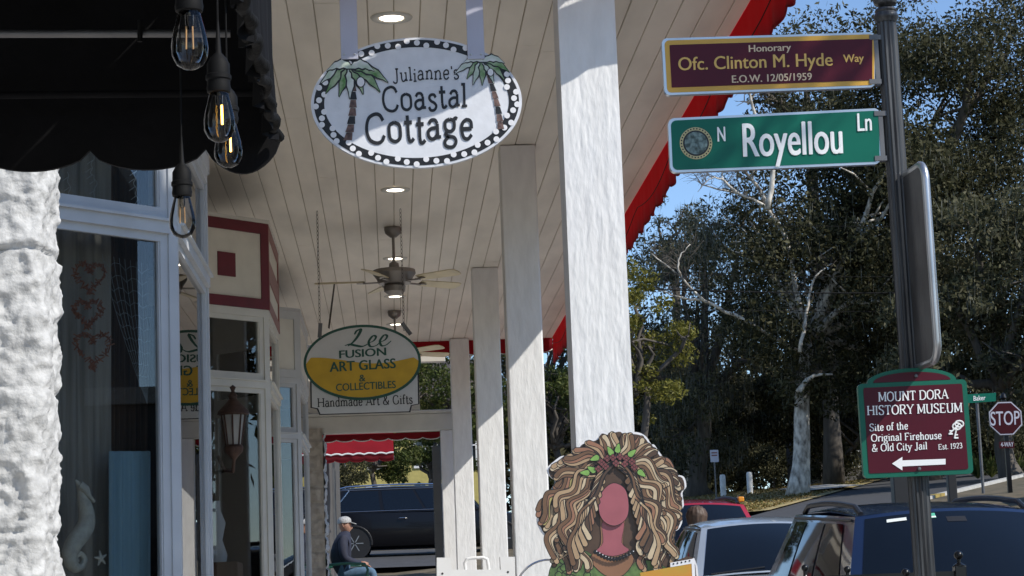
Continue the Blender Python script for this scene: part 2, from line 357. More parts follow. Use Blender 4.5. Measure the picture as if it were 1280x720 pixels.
# a small stroke alphabet: advance, strokes ('l' straight lines, 'c' smooth curve); cap height .72, x height .48
G = {
 'M': (.86, ['l', (.12,0),(.12,.72)], ['l', (.12,.72),(.43,.10),(.74,.72)], ['l', (.74,.72),(.74,0)]),
 'O': (.78, ['c', (.39,.72),(.14,.60),(.08,.36),(.14,.12),(.39,0),(.64,.12),(.70,.36),(.64,.60),(.39,.72)]),
 'U': (.76, ['l', (.13,.72),(.13,.25)], ['c', (.13,.25),(.20,.05),(.38,0),(.56,.05),(.63,.25)], ['l', (.63,.25),(.63,.72)]),
 'N': (.78, ['l', (.13,0),(.13,.72)], ['l', (.13,.72),(.65,.0)], ['l', (.65,0),(.65,.72)]),
 'T': (.68, ['l', (.34,0),(.34,.72)], ['h', (.06,.70),(.62,.70)], ['h', (.06,.70),(.06,.56)], ['h', (.62,.70),(.62,.56)]),
 'D': (.76, ['l', (.13,0),(.13,.72)], ['c', (.13,.71),(.45,.70),(.66,.55),(.68,.36),(.66,.17),(.45,.02),(.13,.01)]),
 'R': (.72, ['l', (.13,0),(.13,.72)], ['c', (.13,.71),(.42,.71),(.56,.63),(.57,.52),(.50,.41),(.35,.37),(.13,.37)], ['l', (.33,.37),(.62,0)]),
 'A': (.74, ['l', (.08,0),(.37,.72)], ['l', (.37,.72),(.66,0)], ['h', (.18,.24),(.56,.24)]),
 'H': (.80, ['l', (.13,0),(.13,.72)], ['l', (.67,0),(.67,.72)], ['h', (.13,.37),(.67,.37)]),
 'I': (.32, ['l', (.16,0),(.16,.72)]),
 'S': (.60, ['c', (.50,.58),(.44,.69),(.28,.72),(.12,.65),(.10,.52),(.20,.42),(.40,.33),(.51,.20),(.46,.05),(.28,0),(.12,.05),(.08,.18)]),
 'Y': (.74, ['l', (.37,0),(.37,.32)], ['l', (.37,.32),(.08,.72)], ['l', (.37,.32),(.66,.72)]),
 'E': (.66, ['l', (.13,0),(.13,.72)], ['h', (.13,.705),(.56,.705)], ['h', (.13,.37),(.46,.37)], ['h', (.13,.015),(.58,.015)], ['h', (.56,.705),(.56,.58)], ['h', (.58,.015),(.58,.15)]),
 'F': (.62, ['l', (.13,0),(.13,.72)], ['h', (.13,.705),(.55,.705)], ['h', (.13,.37),(.44,.37)], ['h', (.55,.705),(.55,.57)]),
 'J': (.46, ['l', (.30,.72),(.30,.15)], ['c', (.30,.15),(.27,-.03),(.13,-.06),(.03,.03)]),
 'C': (.70, ['c', (.62,.55),(.52,.69),(.36,.72),(.16,.62),(.08,.36),(.16,.10),(.37,0),(.55,.04),(.64,.18)]),
 'G': (.76, ['c', (.62,.57),(.52,.70),(.36,.72),(.16,.62),(.08,.36),(.16,.10),(.37,0),(.55,.05),(.63,.12)], ['l', (.63,.32),(.63,.06)]),
 'L': (.62, ['l', (.13,0),(.13,.72)], ['h', (.13,.015),(.56,.015)]),
 'a': (.50, ['c', (.10,.38),(.18,.47),(.30,.47),(.37,.38)], ['l', (.37,.38),(.37,.0)], ['c', (.37,.27),(.20,.27),(.08,.20),(.08,.07),(.18,0),(.30,.04),(.37,.13)]),
 'c': (.46, ['c', (.40,.37),(.30,.48),(.16,.44),(.08,.24),(.16,.03),(.30,.0),(.41,.10)]),
 'd': (.54, ['l', (.42,0),(.42,.74)], ['c', (.42,.36),(.30,.48),(.15,.43),(.08,.24),(.15,.03),(.30,0),(.42,.11)]),
 'e': (.48, ['h', (.09,.25),(.40,.25)], ['c', (.40,.25),(.38,.42),(.25,.48),(.12,.40),(.08,.24),(.14,.04),(.28,0),(.40,.10)]),
 'f': (.34, ['l', (.15,0),(.15,.58)], ['c', (.15,.58),(.19,.73),(.28,.74),(.34,.68)], ['h', (.04,.46),(.29,.46)]),
 'g': (.52, ['c', (.24,.48),(.10,.42),(.10,.24),(.24,.17),(.37,.24),(.37,.42),(.24,.48)], ['c', (.34,.44),(.42,.50),(.48,.47)],
       ['c', (.16,.19),(.10,.10),(.20,.05),(.36,.02),(.43,-.08),(.36,-.20),(.22,-.22),(.09,-.17),(.08,-.06),(.20,.05)]),
 'h': (.56, ['l', (.12,0),(.12,.74)], ['c', (.12,.34),(.22,.46),(.34,.47),(.42,.36)], ['l', (.42,.36),(.42,0)]),
 'i': (.26, ['l', (.13,0),(.13,.47)], ['h', (.09,.64),(.17,.64)]),
 'l': (.26, ['l', (.13,0),(.13,.74)]),
 'm': (.84, ['l', (.12,0),(.12,.47)], ['c', (.12,.34),(.22,.46),(.33,.47),(.41,.36)], ['l', (.41,.36),(.41,0)], ['c', (.41,.34),(.51,.46),(.62,.47),(.70,.36)], ['l', (.70,.36),(.70,0)]),
 'n': (.56, ['l', (.12,0),(.12,.47)], ['c', (.12,.34),(.22,.46),(.34,.47),(.42,.36)], ['l', (.42,.36),(.42,0)]),
 'o': (.52, ['c', (.26,.48),(.11,.41),(.08,.24),(.11,.07),(.26,0),(.41,.07),(.44,.24),(.41,.41),(.26,.48)]),
 'r': (.40, ['l', (.12,0),(.12,.47)], ['c', (.12,.32),(.20,.44),(.29,.48),(.37,.43)]),
 's': (.42, ['c', (.34,.38),(.27,.47),(.14,.46),(.09,.37),(.16,.28),(.28,.22),(.35,.12),(.27,.01),(.13,.01),(.07,.11)]),
 't': (.34, ['l', (.15,.64),(.15,.12)], ['c', (.15,.12),(.18,.0),(.26,.0),(.32,.06)], ['h', (.04,.46),(.29,.46)]),
 'u': (.56, ['l', (.12,.47),(.12,.14)], ['c', (.12,.14),(.17,.01),(.28,.0),(.42,.13)], ['l', (.42,.47),(.42,0)]),
 'y': (.50, ['l', (.05,.47),(.24,.03)], ['l', (.44,.47),(.24,.03)], ['c', (.24,.03),(.17,-.14),(.10,-.21),(.03,-.18)]),
 '&': (.74, ['c', (.66,.34),(.52,.08),(.30,0),(.12,.06),(.09,.20),(.20,.36),(.40,.50),(.44,.62),(.34,.72),(.22,.66),(.24,.50),(.40,.24),(.66,0)]),
 '.': (.22, ['h', (.07,.04),(.15,.04)]), "'": (.18, ['l', (.10,.56),(.08,.72)]),
 '1': (.40, ['l', (.20,0),(.20,.72)], ['h', (.08,.58),(.20,.70)]),
 '2': (.52, ['c', (.08,.55),(.16,.70),(.30,.72),(.42,.62),(.42,.48),(.28,.26),(.09,.03)], ['h', (.08,.02),(.45,.02)]),
 '3': (.52, ['c', (.09,.60),(.18,.71),(.32,.70),(.40,.58),(.34,.42),(.20,.38)], ['c', (.20,.38),(.38,.35),(.44,.20),(.36,.04),(.20,0),(.07,.10)]),
 '9': (.54, ['c', (.43,.50),(.36,.34),(.20,.32),(.09,.44),(.12,.63),(.25,.72),(.40,.64),(.44,.44),(.38,.15),(.24,.0),(.11,.05)]),
 ' ': (.28,),
}
def cat(pts, n=6):
    p = [Vector((*q, 0)) for q in pts]; out = []
    for i in range(len(p)-1):
        a = p[i-1] if i else p[i]*2-p[i+1]; b = p[i]; c = p[i+1]; d = p[i+2] if i+2 < len(p) else c*2-b
        for k in range(n):
            t = k/n; out.append(.5*((2*b)+(c-a)*t+(2*a-5*b+4*c-d)*t*t+(3*b-3*c+d-a)*t**3))
    return out + [p[-1]]
def sfont(s, thick=.12, thin=.05, serif=.16, jitter=0):
    V = []; Fc = []; x = 0; layer = 0; rs = random.Random(5)
    def strip(pts, tk, tn):
        nonlocal layer
        layer = (layer + 1) % 7
        o = len(V); z = layer * .0015
        for i, p in enumerate(pts):
            t = (pts[min(i+1, len(pts)-1)] - pts[max(i-1, 0)])
            t = t.normalized() if t.length > 1e-6 else Vector((1, 0, 0))
            w = (tn + (tk-tn) * abs(t.y)) / 2; nn = Vector((-t.y, t.x, 0))
            V.append((*(p + nn*w)[:2], z)); V.append((*(p - nn*w)[:2], z))
        for i in range(len(pts)-1): Fc.append((o+2*i, o+2*i+1, o+2*i+3, o+2*i+2))
    for ch in s:
        g = G[ch]; dy = rs.uniform(-jitter, jitter); ang = rs.uniform(-jitter, jitter)
        def tr(p): return Vector((p.x + x - p.y*ang, p.y + dy, 0))
        for st in g[1:]:
            k, pts = st[0], st[1:]
            if k == 'c': strip([tr(p) for p in cat(pts)], thick, thin)
            elif k == 'h':
                q = [Vector((*p, 0)) for p in pts]; strip([tr(p) for p in q], max(thin, .06), thin*1.15)
            else:
                q = [Vector((*p, 0)) for p in pts]
                for a, b in zip(q[:-1], q[1:]):
                    diag = abs((b-a).x) > .15
                    tk = thick if not (diag and (b-a).x*(b-a).y > 0) else max(thin*1.3, .06)
                    strip([tr(a), tr(b)], tk, thin)
                if serif and ch not in ".'t":
                    for e in (q[0], q[-1]):
                        if e.y < .01 or e.y > .70 or (abs(e.y-.47) < .02):
                            if ch in 'MNA' and e.y > .7 and abs(e.x-.37) < .07: continue
                            xl = -serif/2 - thick*.3; xr = -xl
                            if e.y > .01 and ch in 'hdlnmriu': xr = 0
                            yy = e.y + (thin/2 if e.y < .01 else -thin/2)
                            strip([tr(Vector((e.x+xl, yy, 0))), tr(Vector((e.x+xr, yy, 0)))], thin, thin)
        x += g[0] + .02
    return V, Fc
def fit_text(mb, s, a, b, cap, d, mi=0, font='b', bold=.012, up=None, **kw):
    """letters between the photo pixels a (left, baseline) and b (right, baseline) on the plane y = d"""
    global _capb
    if font == 'b':
        v, f = bfont(s, 0)
        if bold:
            V2, F2 = [], []
            for k_, dx in enumerate((-bold, 0, bold)):
                o_ = len(V2); V2 += [(p[0]+dx, p[1]+(bold*.4 if k_ == 1 else 0), .0022*k_) for p in v]; F2 += [tuple(i+o_ for i in q) for q in f]
            v, f = V2, F2
        if _capb is None: _capb = max(p[1] for p in bfont('H', 0)[0])
        ch = _capb
    else:
        v, f = sfont(s, **kw); ch = .72
    x0 = min(p[0] for p in v); x1 = max(p[0] for p in v)
    A = P(a[0], a[1], d); B = P(b[0], b[1], d); U = P(a[0] - cap*.038, a[1] - cap, d) - A
    if up: U = Vector(up) * U.length
    X = B - A
    mb.add([A + X*((p[0]-x0)/(x1-x0)) + U*(p[1]/ch) + Vector((0, -p[2]*.12 - .0002, 0)) for p in v], f, mi)
def px_poly(pts, d): return [P(x, y, d) for x, y in pts]
def rrect(x0, x1, z0, z1, r, y, n=5):
    out = []
    for cx, cz, a0 in ((x1-r, z0+r, -90), (x1-r, z1-r, 0), (x0+r, z1-r, 90), (x0+r, z0+r, 180)):
        for k in range(n+1):
            a = R(a0 + 90*k/n); out.append(Vector((cx + r*math.cos(a), y, cz + r*math.sin(a))))
    return out
def ell(c, rx, rz, n=64, y=None):
    return [Vector((c.x + rx*math.cos(2*math.pi*k/n), c.y if y is None else y, c.z + rz*math.sin(2*math.pi*k/n))) for k in range(n)]
def disc(mb, c, rx, rz, mi=0, n=20, th=.0015): mb.prism(ell(c, rx, rz, n), (0, th, 0), mi)
#==STRUCT==
# ------------------------------------------------------------------ ground
def sm(a, b, t): t = min(1, max(0, (t-a)/(b-a))); return t*t*(3-2*t)
def ZG(x, y):
    near = .05*y - .30
    far = -.1 - .36*(1-sm(2, 8, x)) + .062*max(2, min(x, 30)) + .059*min(y, 74) + .02*max(0, min(y, 220)-74)
    t = sm(26, 46, y)
    return near*(1-t) + far*t
def sheet(name, x0, x1, y0, y1, nx, ny, off, m):
    return struct(name, MB().grid(lambda u, v: (x0+(x1-x0)*u, y0+(y1-y0)*v, ZG(x0+(x1-x0)*u, y0+(y1-y0)*v)+off), nx, ny), m, 'all')
g = MB().grid(lambda u, v: (-700+1400*u, -60+1200*v, ZG(0, -60) if False else ZG(-700+1400*u, -60+1200*v)-.12), 280, 240)
struct('ground', g, 'soil', 'all')
sheet('street', 1.95, 9.5, -20, 46, 30, 66, .0, 'asphalt')
def xl1(y): return 8.3 + (y-48.5)*.371          # near and far edges of the street climbing to the right
def xl2(y): return 11.9 + (y-46)*.51
def edge_sheet(name, f0, f1, y0, y1, off, m):
    return struct(name, MB().grid(lambda u, v: (lambda y: (lambda x: (x, y, ZG(x, y)+off))(f0(y)+(f1(y)-f0(y))*u))(y0+(y1-y0)*v), 24, 60), m, 'all')
sheet('cross_street', -60, 8, 46.004, 57, 68, 11, .004, 'asphalt')
edge_sheet('hill_street', xl1, xl2, 44, 84, .012, 'asphalt')
edge_sheet('lawn', lambda y: 3.0, lambda y: xl1(y)+.06, 51, 84, .05, 'lawn')
edge_sheet('verge', lambda y: xl2(y)+.2, lambda y: xl2(y)+16, 40, 84, .10, 'soil')
sw = MB()
for k in range(38):
    a, b = -8 + k*1.3, -8 + (k+1)*1.3 - .012
    sw.add([(-4, a, .05*a), (1.72, a, .05*a), (1.72, b, .05*b), (-4, b, .05*b), (-4, a, .05*a-.5), (1.72, a, .05*a-.5), (1.72, b, .05*b-.5), (-4, b, .05*b-.5)],
           [(0,1,2,3), (0,4,5,1), (1,5,6,2), (2,6,7,3), (3,7,4,0)])
struct('sidewalk', sw, 'concrete')
kb = MB()
for k in range(17):
    a, b = -8 + k*3, -8 + (k+1)*3 - .01
    kb.add([(1.722, a, .05*a-.004), (1.94, a, .05*a-.004), (1.94, b, .05*b-.004), (1.722, b, .05*b-.004), (1.722, a, .05*a-.5), (1.95, a, .05*a-.5), (1.95, b, .05*b-.5), (1.722, b, .05*b-.5)],
           [(0,1,2,3), (0,4,5,1), (1,5,6,2), (2,6,7,3), (3,7,4,0)])
struct('kerb', kb, 'kerb')
kf = MB()
for k in range(40):
    ya, yb = 42 + k, 43 + k - .01
    v_ = []
    for off in (.17, -.1):
        for y, dx in ((ya, 0), (ya, .22), (yb, .22), (yb, 0)):
            x = xl2(y) + dx - .02; v_.append((x, y, ZG(x, y) + off))
    kf.add(v_, [(0,1,2,3), (0,4,5,1), (1,5,6,2), (2,6,7,3), (3,7,4,0)], 1 if k == 4 else 0)
struct('far_kerb', kf, ['kerb', 'yelkerb'])
pth = MB().grid(lambda u, v: (lambda x, y: (x, y, ZG(x, y)+.13))(12.9+1.7*u+.06*v, 63.5+6*v), 6, 14)
struct('footpath', pth, 'kerb', 'all')

# ------------------------------------------------------------------ porch roof
CZ = EYE.z + 3.57; VB = EYE.z + 3.2; YE = 28.4; XE = 2.28; XW = -2.3
def yfront(x): return 9.26 + .36*(x - .55)
roof = thing('porch_roof', (0, 18, CZ), 'long porch roof with beige board ceiling and red scalloped canvas edge', 'porch roof')
mb = MB(); x = XW; rs = random.Random(3)
while x < XE - .01:
    x2 = min(x + .16, XE); g_ = .006
    cuts = [yfront((x+x2)/2)]; y = cuts[0] + rs.uniform(1, 4)
    while y < YE - .6: cuts.append(y); y += rs.choice((3.6, 4.9, 4.9, 6.1))
    cuts.append(YE)
    for a, b in zip(cuts[:-1], cuts[1:]):
        dz = rs.uniform(-.0012, .0012)
        mb.box((x+g_/2, a+.002, CZ+dz), (x2-g_/2, b-.002, CZ+.02), 0, .004)
    x = x2
mb.add([(XW, yfront(XW), CZ+.012), (XE, yfront(XE), CZ+.012), (XE, YE, CZ+.012), (XW, YE, CZ+.012)], [(0,1,2,3)], 1)
obj('ceiling', mb, ['ceil', 'groove'], roof)
mb = MB()
mb.prism([(XW-.1, yfront(XW-.1)-.02, CZ+.03), (XE+.01, yfront(XE+.01)-.02, CZ+.03), (XE+.01, YE+.02, CZ+.03), (XW-.1, YE+.02, CZ+.03)], (0, 0, .12))
obj('roof_deck', mb, 'roofm', roof)
def valance(a, b, top, bot, period, name, m, par, amp=.05, thick=.006, wave=.008, pip=True, pm='piping'):
    a = Vector(a); b = Vector(b); L = (b-a).length; d = (b-a)/L; nrm = Vector((d.y, -d.x, 0))
    n = max(8, int(L/period*10)); mb = MB(); top_pts = []; bot_pts = []
    for i in range(n+1):
        s = L*i/n; ph = (s/period) % 1
        zb = bot + amp*(1 - math.sin(math.pi*ph)**.6)
        wv = nrm*wave*(math.sin(s*9)+.6*math.sin(s*23+1))
        q = a + d*s + wv
        top_pts.append(Vector((a.x+d.x*s, a.y+d.y*s, top))); bot_pts.append(Vector((q.x, q.y, zb)))
    for side in (0, 1):
        o = len(mb.v); off = nrm*thick*side
        for t_, b_ in zip(top_pts, bot_pts):
            mb.v += [tuple(t_+off), tuple(t_*.5+b_*.5+off), tuple(b_+off)]
        for i in range(n):
            for k in range(2):
                mb.f.append((o+3*i+k, o+3*i+k+1, o+3*i+k+4, o+3*i+k+3)); mb.m.append(0)
    o = 2
    for i in range(n):
        p, q = 3*i+2, 3*i+5; r_ = 3*(n+1)
        mb.f.append((p, q, q+r_, p+r_)); mb.m.append(0)
    ob = obj(name, mb, m, par, 'all')
    if pip:
        tb = MB().tube([p + nrm*thick*.5 for p in bot_pts], .0075, 0, 5); obj('piping', tb, pm, ob, 'all')
    return ob
valance((XE+.012, YE, 0), (XE+.012, yfront(XE), 0), CZ+.02, VB, .42, 'valance', 'redcl', roof, pm='redcl2')
valance((XE, YE+.03, 0), (-1.0, YE+.03, 0), CZ+.02, CZ-.20, .42, 'valance', 'redcl', roof)
valance((XW, yfront(XW)-.03, 0), (XE, yfront(XE)-.03, 0), CZ+.02, VB, .42, 'valance', 'redcl', roof, pm='redcl2')
# thin black lead of the festoon lights along the valance
mb = MB(); pts = []
for i in range(60):
    t = i/59; y = 11 + 17*t
    pts.append((XE-.006, y, CZ-.12-.10*abs(math.sin(t*22)) ))
tag(obj('light_cable', MB().tube(pts, .004, 0, 5), 'socket'), 'thin dark light cable looping along the red canvas edge', 'cable')

# ------------------------------------------------------------------ porch columns
col_specs = [(1.04, 10.0, .285, 'nearest rough white wooden porch column behind the curly hair cutout'),
             (1.075, 16.06, .28, 'white wooden porch column just behind the nearest column'),
             (1.075, 22.1, .28, 'third white porch column along the walkway, half in roof shadow'),
             (.985, 28.1, .26, 'white porch column at the far end of the ceiling under the red edge')]
for i, (cx, cy, wd, lab) in enumerate(col_specs):
    gz = .05*cy
    t = thing('porch_column', (cx, cy, gz), lab, 'column', 'white porch columns')
    mb = MB().box((cx-wd/2, cy, gz+.22), (cx+wd/2, cy+wd, CZ-.005), 0, .012)
    if i == 0:                                   # hand-painted boards: a shaped surface with ridges
        mb = MB()
        def face(u, v, ax):
            z = gz+.22 + (CZ-.005-gz-.22)*v
            if ax == 0: p = Vector((cx-wd/2+wd*u, cy, z)); nn = Vector((0, -1, 0)); e = min(u, 1-u)*wd
            elif ax == 1: p = Vector((cx-wd/2, cy+wd*u, z)); nn = Vector((-1, 0, 0)); e = min(u, 1-u)*wd
            elif ax == 2: p = Vector((cx+wd/2, cy+wd*u, z)); nn = Vector((1, 0, 0)); e = min(u, 1-u)*wd
            else: p = Vector((cx-wd/2+wd*u, cy+wd, z)); nn = Vector((0, 1, 0)); e = min(u, 1-u)*wd
            h = .0013*noise.noise(Vector((p.x*38+p.y*38, ax*7, z*5))) + .0013*noise.noise(Vector((p.x*85+p.y*85, ax*3, z*22))) + .0012*abs(noise.noise(Vector((p.x*150+p.y*150, ax*5, z*50))))
            return p + nn*h*min(1, e/.02) 
        for ax in range(4): mb.grid(lambda u, v: face(u, v, ax), 48 if ax < 2 else 8, 420 if ax == 0 else 120)
    obj('shaft', mb, 'paint', t, i == 0)
    obj('base', MB().box((cx-wd/2-.03, cy-.03, gz), (cx+wd/2+.03, cy+wd+.03, gz+.218), 0, .01), 'paint', t)

# ------------------------------------------------------------------ shop front: three angled bays
shop = thing('shop_building', (-1.6, 17, .8), 'pale shop front with angled glazed bays under the porch', 'shop building')
mb = MB()
mb.box((-2.45, 8.3, 0), (-2.32, YE+.2, CZ+.02)); obj('wall', mb, 'room', shop)
E = EYE.z
LV = dict(base=-.75, bar0=1.745, bar1=1.80, tr0=1.87, tr1=2.32, pan0=2.38, pan1=3.08)
def bay(y0, y1, trim, pm, XO=-.96, deep=.62, panelm='cream', square=True, stripes=True):
    """angled face A, straight face B, angled back face"""
    faces = [((XO-deep, y0-deep), (XO, y0), 'A'), ((XO, y0), (XO, y1), 'B'), ((XO, y1), (XO-deep, y1+deep), 'C')]
    for (ax, ay), (bx, by), k in faces:
        a = Vector((ax, ay, 0)); b = Vector((bx, by, 0)); d = (b-a); L = d.length; d.normalize()
        nrm = Vector((d.y, -d.x, 0)); gz = .05*(ay+by)/2
        def slab(s0, s1, z0, z1, o0, o1, mbx, mi=0):
            q = [a + d*s0 + nrm*o0, a + d*s1 + nrm*o0, a + d*s1 + nrm*o1, a + d*s0 + nrm*o1]
            mbx.add([(p.x, p.y, z0) for p in q] + [(p.x, p.y, z1) for p in q], [(0,3,2,1),(4,5,6,7),(0,1,5,4),(1,2,6,5),(2,3,7,6),(3,0,4,7)], mi)
        f = MB(); pw = .05
        slab(0, pw, gz, E+LV['pan0'], -.05, 0, f); slab(L-pw, L, gz, E+LV['pan0'], -.05, 0, f)       # corner posts
        slab(pw, L-pw, E+LV['bar0'], E+LV['bar1'], -.05, .012, f)                                    # transom bar
        slab(pw, L-pw, E+LV['bar1'], E+LV['bar1']+.012, -.05, .03, f)
        slab(pw, L-pw, E+LV['tr1'], E+LV['pan0'], -.05, .004, f)
        slab(pw, L-pw, gz, gz+.55, -.05, -.004, f)                                                   # stall riser
        slab(pw, L-pw, gz+.55, gz+.60, -.05, .02, f)
        fr = obj('bay_frame', f, trim, shop)
        for z0, z1, nm in ((gz+.60, E+LV['bar0'], 'window'), (E+LV['bar1']+.012, E+LV['tr1'], 'transom_window')):
            s = MB(); sw_ = .042
            slab(pw, pw+sw_, z0, z1, -.045, -.012, s); slab(L-pw-sw_, L-pw, z0, z1, -.045, -.012, s)
            slab(pw+sw_, L-pw-sw_, z0, z0+sw_*1.3, -.045, -.012, s); slab(pw+sw_, L-pw-sw_, z1-sw_*.9, z1, -.045, -.012, s)
            slab(pw+sw_, pw+sw_+.008, z0+sw_*1.3, z1-sw_*.9, -.05, -.018, s); slab(L-pw-sw_-.008, L-pw-sw_, z0+sw_*1.3, z1-sw_*.9, -.05, -.018, s)
            wo = obj(nm, s, trim, shop)
            p_ = MB(); slab(pw+sw_-.002, L-pw-sw_+.002, z0+sw_*1.25, z1-sw_*.85, -.036, -.031, p_); obj('pane', p_, 'glass', wo)
        p_ = MB(); fw = .085
        slab(0, L, E+LV['pan0'], E+LV['pan1'], -.05, .0, p_, 0)
        slab(0, L, E+LV['pan0']+.002, E+LV['pan0']+fw, .0005, .012, p_, 1); slab(0, L, E+LV['pan1']-fw, E+LV['pan1']+.002, .0005, .012, p_, 1)
        slab(0 if k != 'A' else 0, fw*.9, E+LV['pan0']+fw, E+LV['pan1']-fw, .0005, .011, p_, 1); slab(L-fw*.9, L, E+LV['pan0']+fw, E+LV['pan1']-fw, .0005, .011, p_, 1)
        if square and k == 'A':
            slab(L*.40, L*.40+.18, E+LV['pan0']+.24, E+LV['pan0']+.43, .0005, .010, p_, 1)
        if k == 'B' and stripes:
            slab(fw*.9, L-fw*.9, E+LV['pan0']+.25, E+LV['pan0']+.42, .0005, .010, p_, 2)
        obj('cornice_panel', p_, [panelm, pm if k == 'A' or not stripes else 'pinkst', 'pinkst'], shop)
    # cap over the bay
    cp = MB().prism([(-2.3, y0-deep-.3, E+LV['pan1']+.004), (XO-deep, y0-deep, E+LV['pan1']+.004), (XO+.02, y0, E+LV['pan1']+.004), (XO+.02, y1, E+LV['pan1']+.004), (XO-deep, y1+deep, E+LV['pan1']+.004), (-2.3, y1+deep+.3, E+LV['pan1']+.004)], (0, 0, .03))
    obj('bay_cap', cp, trim, shop)
    fl = MB().prism([(-2.3, y0-deep-.3, .05*y0+.5), (XO-deep, y0-deep+.06, .05*y0+.5), (XO-.06, y0, .05*y0+.5), (XO-.06, y1, .05*y0+.5), (XO-deep, y1+deep-.06, .05*y0+.5), (-2.3, y1+deep+.3, .05*y0+.5)], (0, 0, .04))
    obj('display_floor', fl, 'tanbox', shop)
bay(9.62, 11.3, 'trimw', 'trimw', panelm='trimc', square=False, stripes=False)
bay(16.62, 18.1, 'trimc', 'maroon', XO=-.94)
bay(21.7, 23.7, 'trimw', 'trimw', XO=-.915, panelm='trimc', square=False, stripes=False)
# recessed doorways between the bays
for ya, yb in ((12.3, 15.6), (19.1, 20.7), (24.7, 28.2)):
    gz = .05*ya; ym = (ya+yb)/2
    dm = MB().box((-2.3, ym-.5, gz+.02), (-2.22, ym-.41, gz+2.2)).box((-2.3, ym+.41, gz+.02), (-2.22, ym+.5, gz+2.2)).box((-2.3, ym-.41, gz+2.1), (-2.22, ym+.41, gz+2.2)).box((-2.3, ym-.41, gz+.02), (-2.22, ym+.41, gz+.5))
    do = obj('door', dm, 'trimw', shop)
    obj('pane', MB().box((-2.285, ym-.41, gz+.5), (-2.275, ym+.41, gz+2.1)), 'glass', do)
    obj('handle', MB().tube([(-2.21, ym+.36, gz+.95), (-2.17, ym+.36, gz+.97), (-2.17, ym+.36, gz+1.15), (-2.21, ym+.36, gz+1.17)], .01, 0, 8), 'chrome', do)
# upper wall between the bays and rear end
# ------------------------------------------------------------------ far end of the porch: stone pier, beam, post
def rockface(mb, o, du, dv, L, H, nrm, bw, bh, res, amp, seed, mi=0):
    o = Vector(o); du = Vector(du); dv = Vector(dv); nrm = Vector(nrm)
    nu = max(2, int(L/res)); nv = max(2, int(H/res))
    def fn(u, v):
        s = L*u; t = H*v; row = math.floor(t/bh); so_ = s + (.5*bw if row % 2 else 0) + seed*.13
        cb = (so_/bw) % 1; rb = (t/bh) % 1
        e = min(min(cb, 1-cb)*bw, min(rb, 1-rb)*bh); pil = min(1, (e+.012)/.045); pil = pil*pil*(3-2*pil)
        q = o + du*s + dv*t; w_ = q*1.0 + Vector((seed, row*3.1, math.floor(so_/bw)*5.3))*.0
        h = .55*noise.noise(w_*5+Vector((seed, 0, 0))) + .3*noise.noise(w_*14) + .28*abs(noise.noise(w_*31)) + .12*noise.noise(w_*70)
        return q + nrm*(amp*(.7*pil + pil*h) - amp*.4)
    mb.grid(fn, nu, nv, mi)
def rockcorner(mb, xc, y0, z0, L1, L2, H, rad, res, amp, bw, bh, seed, msplit=0):
    """front face of length L1 ending at x = xc, rounded corner, side face of length L2"""
    A = math.pi/2*rad; T = (L1-rad) + A + (L2-rad); nu = int(T/res); nv = int(H/res)
    def fn(u, v):
        s_ = T*u; t = H*v
        if s_ < L1-rad: q = Vector((xc-L1+s_, y0, z0+t)); n_ = Vector((0, -1, 0))
        elif s_ < L1-rad+A:
            a_ = (s_-(L1-rad))/rad; n_ = Vector((math.sin(a_), -math.cos(a_), 0)); q = Vector((xc-rad, y0+rad, z0+t)) + n_*rad
        else: q = Vector((xc, y0+rad+(s_-(L1-rad)-A), z0+t)); n_ = Vector((1, 0, 0))
        row = math.floor(t/bh); rb = (t/bh) % 1; cb = ((T-s_)/bw + (.5 if row % 2 else 0) + .22) % 1
        e = min(min(rb, 1-rb)*bh, min(cb, 1-cb)*bw); e += .012*noise.noise(q*11); pil = max(0, min(1, e/.016)); pil = pil*pil*(3-2*pil)
        w_ = q + Vector((seed, row*2.7, seed))
        rg = lambda f: 1-2*abs(noise.noise(w_*f))
        h = .45*noise.noise(w_*4.5) + .34*rg(7) + .30*rg(14) + .15*rg(31) + .05*noise.noise(w_*80)
        return q + n_*(amp*(.13*pil + (.8+.2*pil)*h) - amp*.4)
    mb.grid(fn, nu, nv, 0)
pr = P(52, 400, 7.6).x
mb = MB()
rockcorner(mb, pr, 7.6, .3, 1.6, .35, 4.2, .05, .0105, .05, .95, .52, 3.3)
mb.box((pr-1.6, 7.66, .3), (pr-.05, 7.92, 4.4))
one('stone_pier', mb, 'stone', 'sunlit white rock-faced stone pier beside the first shop window', 'stone pier', (pr-.8, 7.6, .35), smooth='all')
xl = P(384, 620, 28.7).x; xr_ = P(405, 620, 28.7).x
mb = MB(); g0 = .05*28.7
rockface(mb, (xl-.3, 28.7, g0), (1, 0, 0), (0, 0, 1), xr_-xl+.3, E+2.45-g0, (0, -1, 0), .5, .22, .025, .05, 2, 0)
rockface(mb, (xr_, 28.7, g0), (0, 1, 0), (0, 0, 1), .6, E+2.45-g0, (1, 0, 0), .5, .22, .025, .06, 3, 1)  # street side in whiter stone: the sunlight on it is put into the colour
mb.box((xl-.3, 28.73, g0), (xr_-.02, 29.3, E+2.45))
one('stone_pier', mb, ['stoned', 'stone'], 'beige stone pier with sunlit edge beside the seated man', 'stone pier', ((xl+xr_)/2, 28.7, g0), smooth='all')
por = thing('end_portal', (0, 28.9, g0), 'cream beam and post framing the opening at the end of the porch', 'portal')
xp0, xp1 = P(553, 620, 28.75).x, P(571, 620, 28.75).x
zb0 = P(470, 540, 28.72).z; zb1 = P(470, 519, 28.72).z
obj('beam', MB().box((-1.7, 28.72, zb0), (xp1, 28.95, zb1), 0, .01).box((-1.7, 28.70, zb1+.003), (xp1+.02, 28.97, zb1+.05), 0, .01), 'trimc', por)
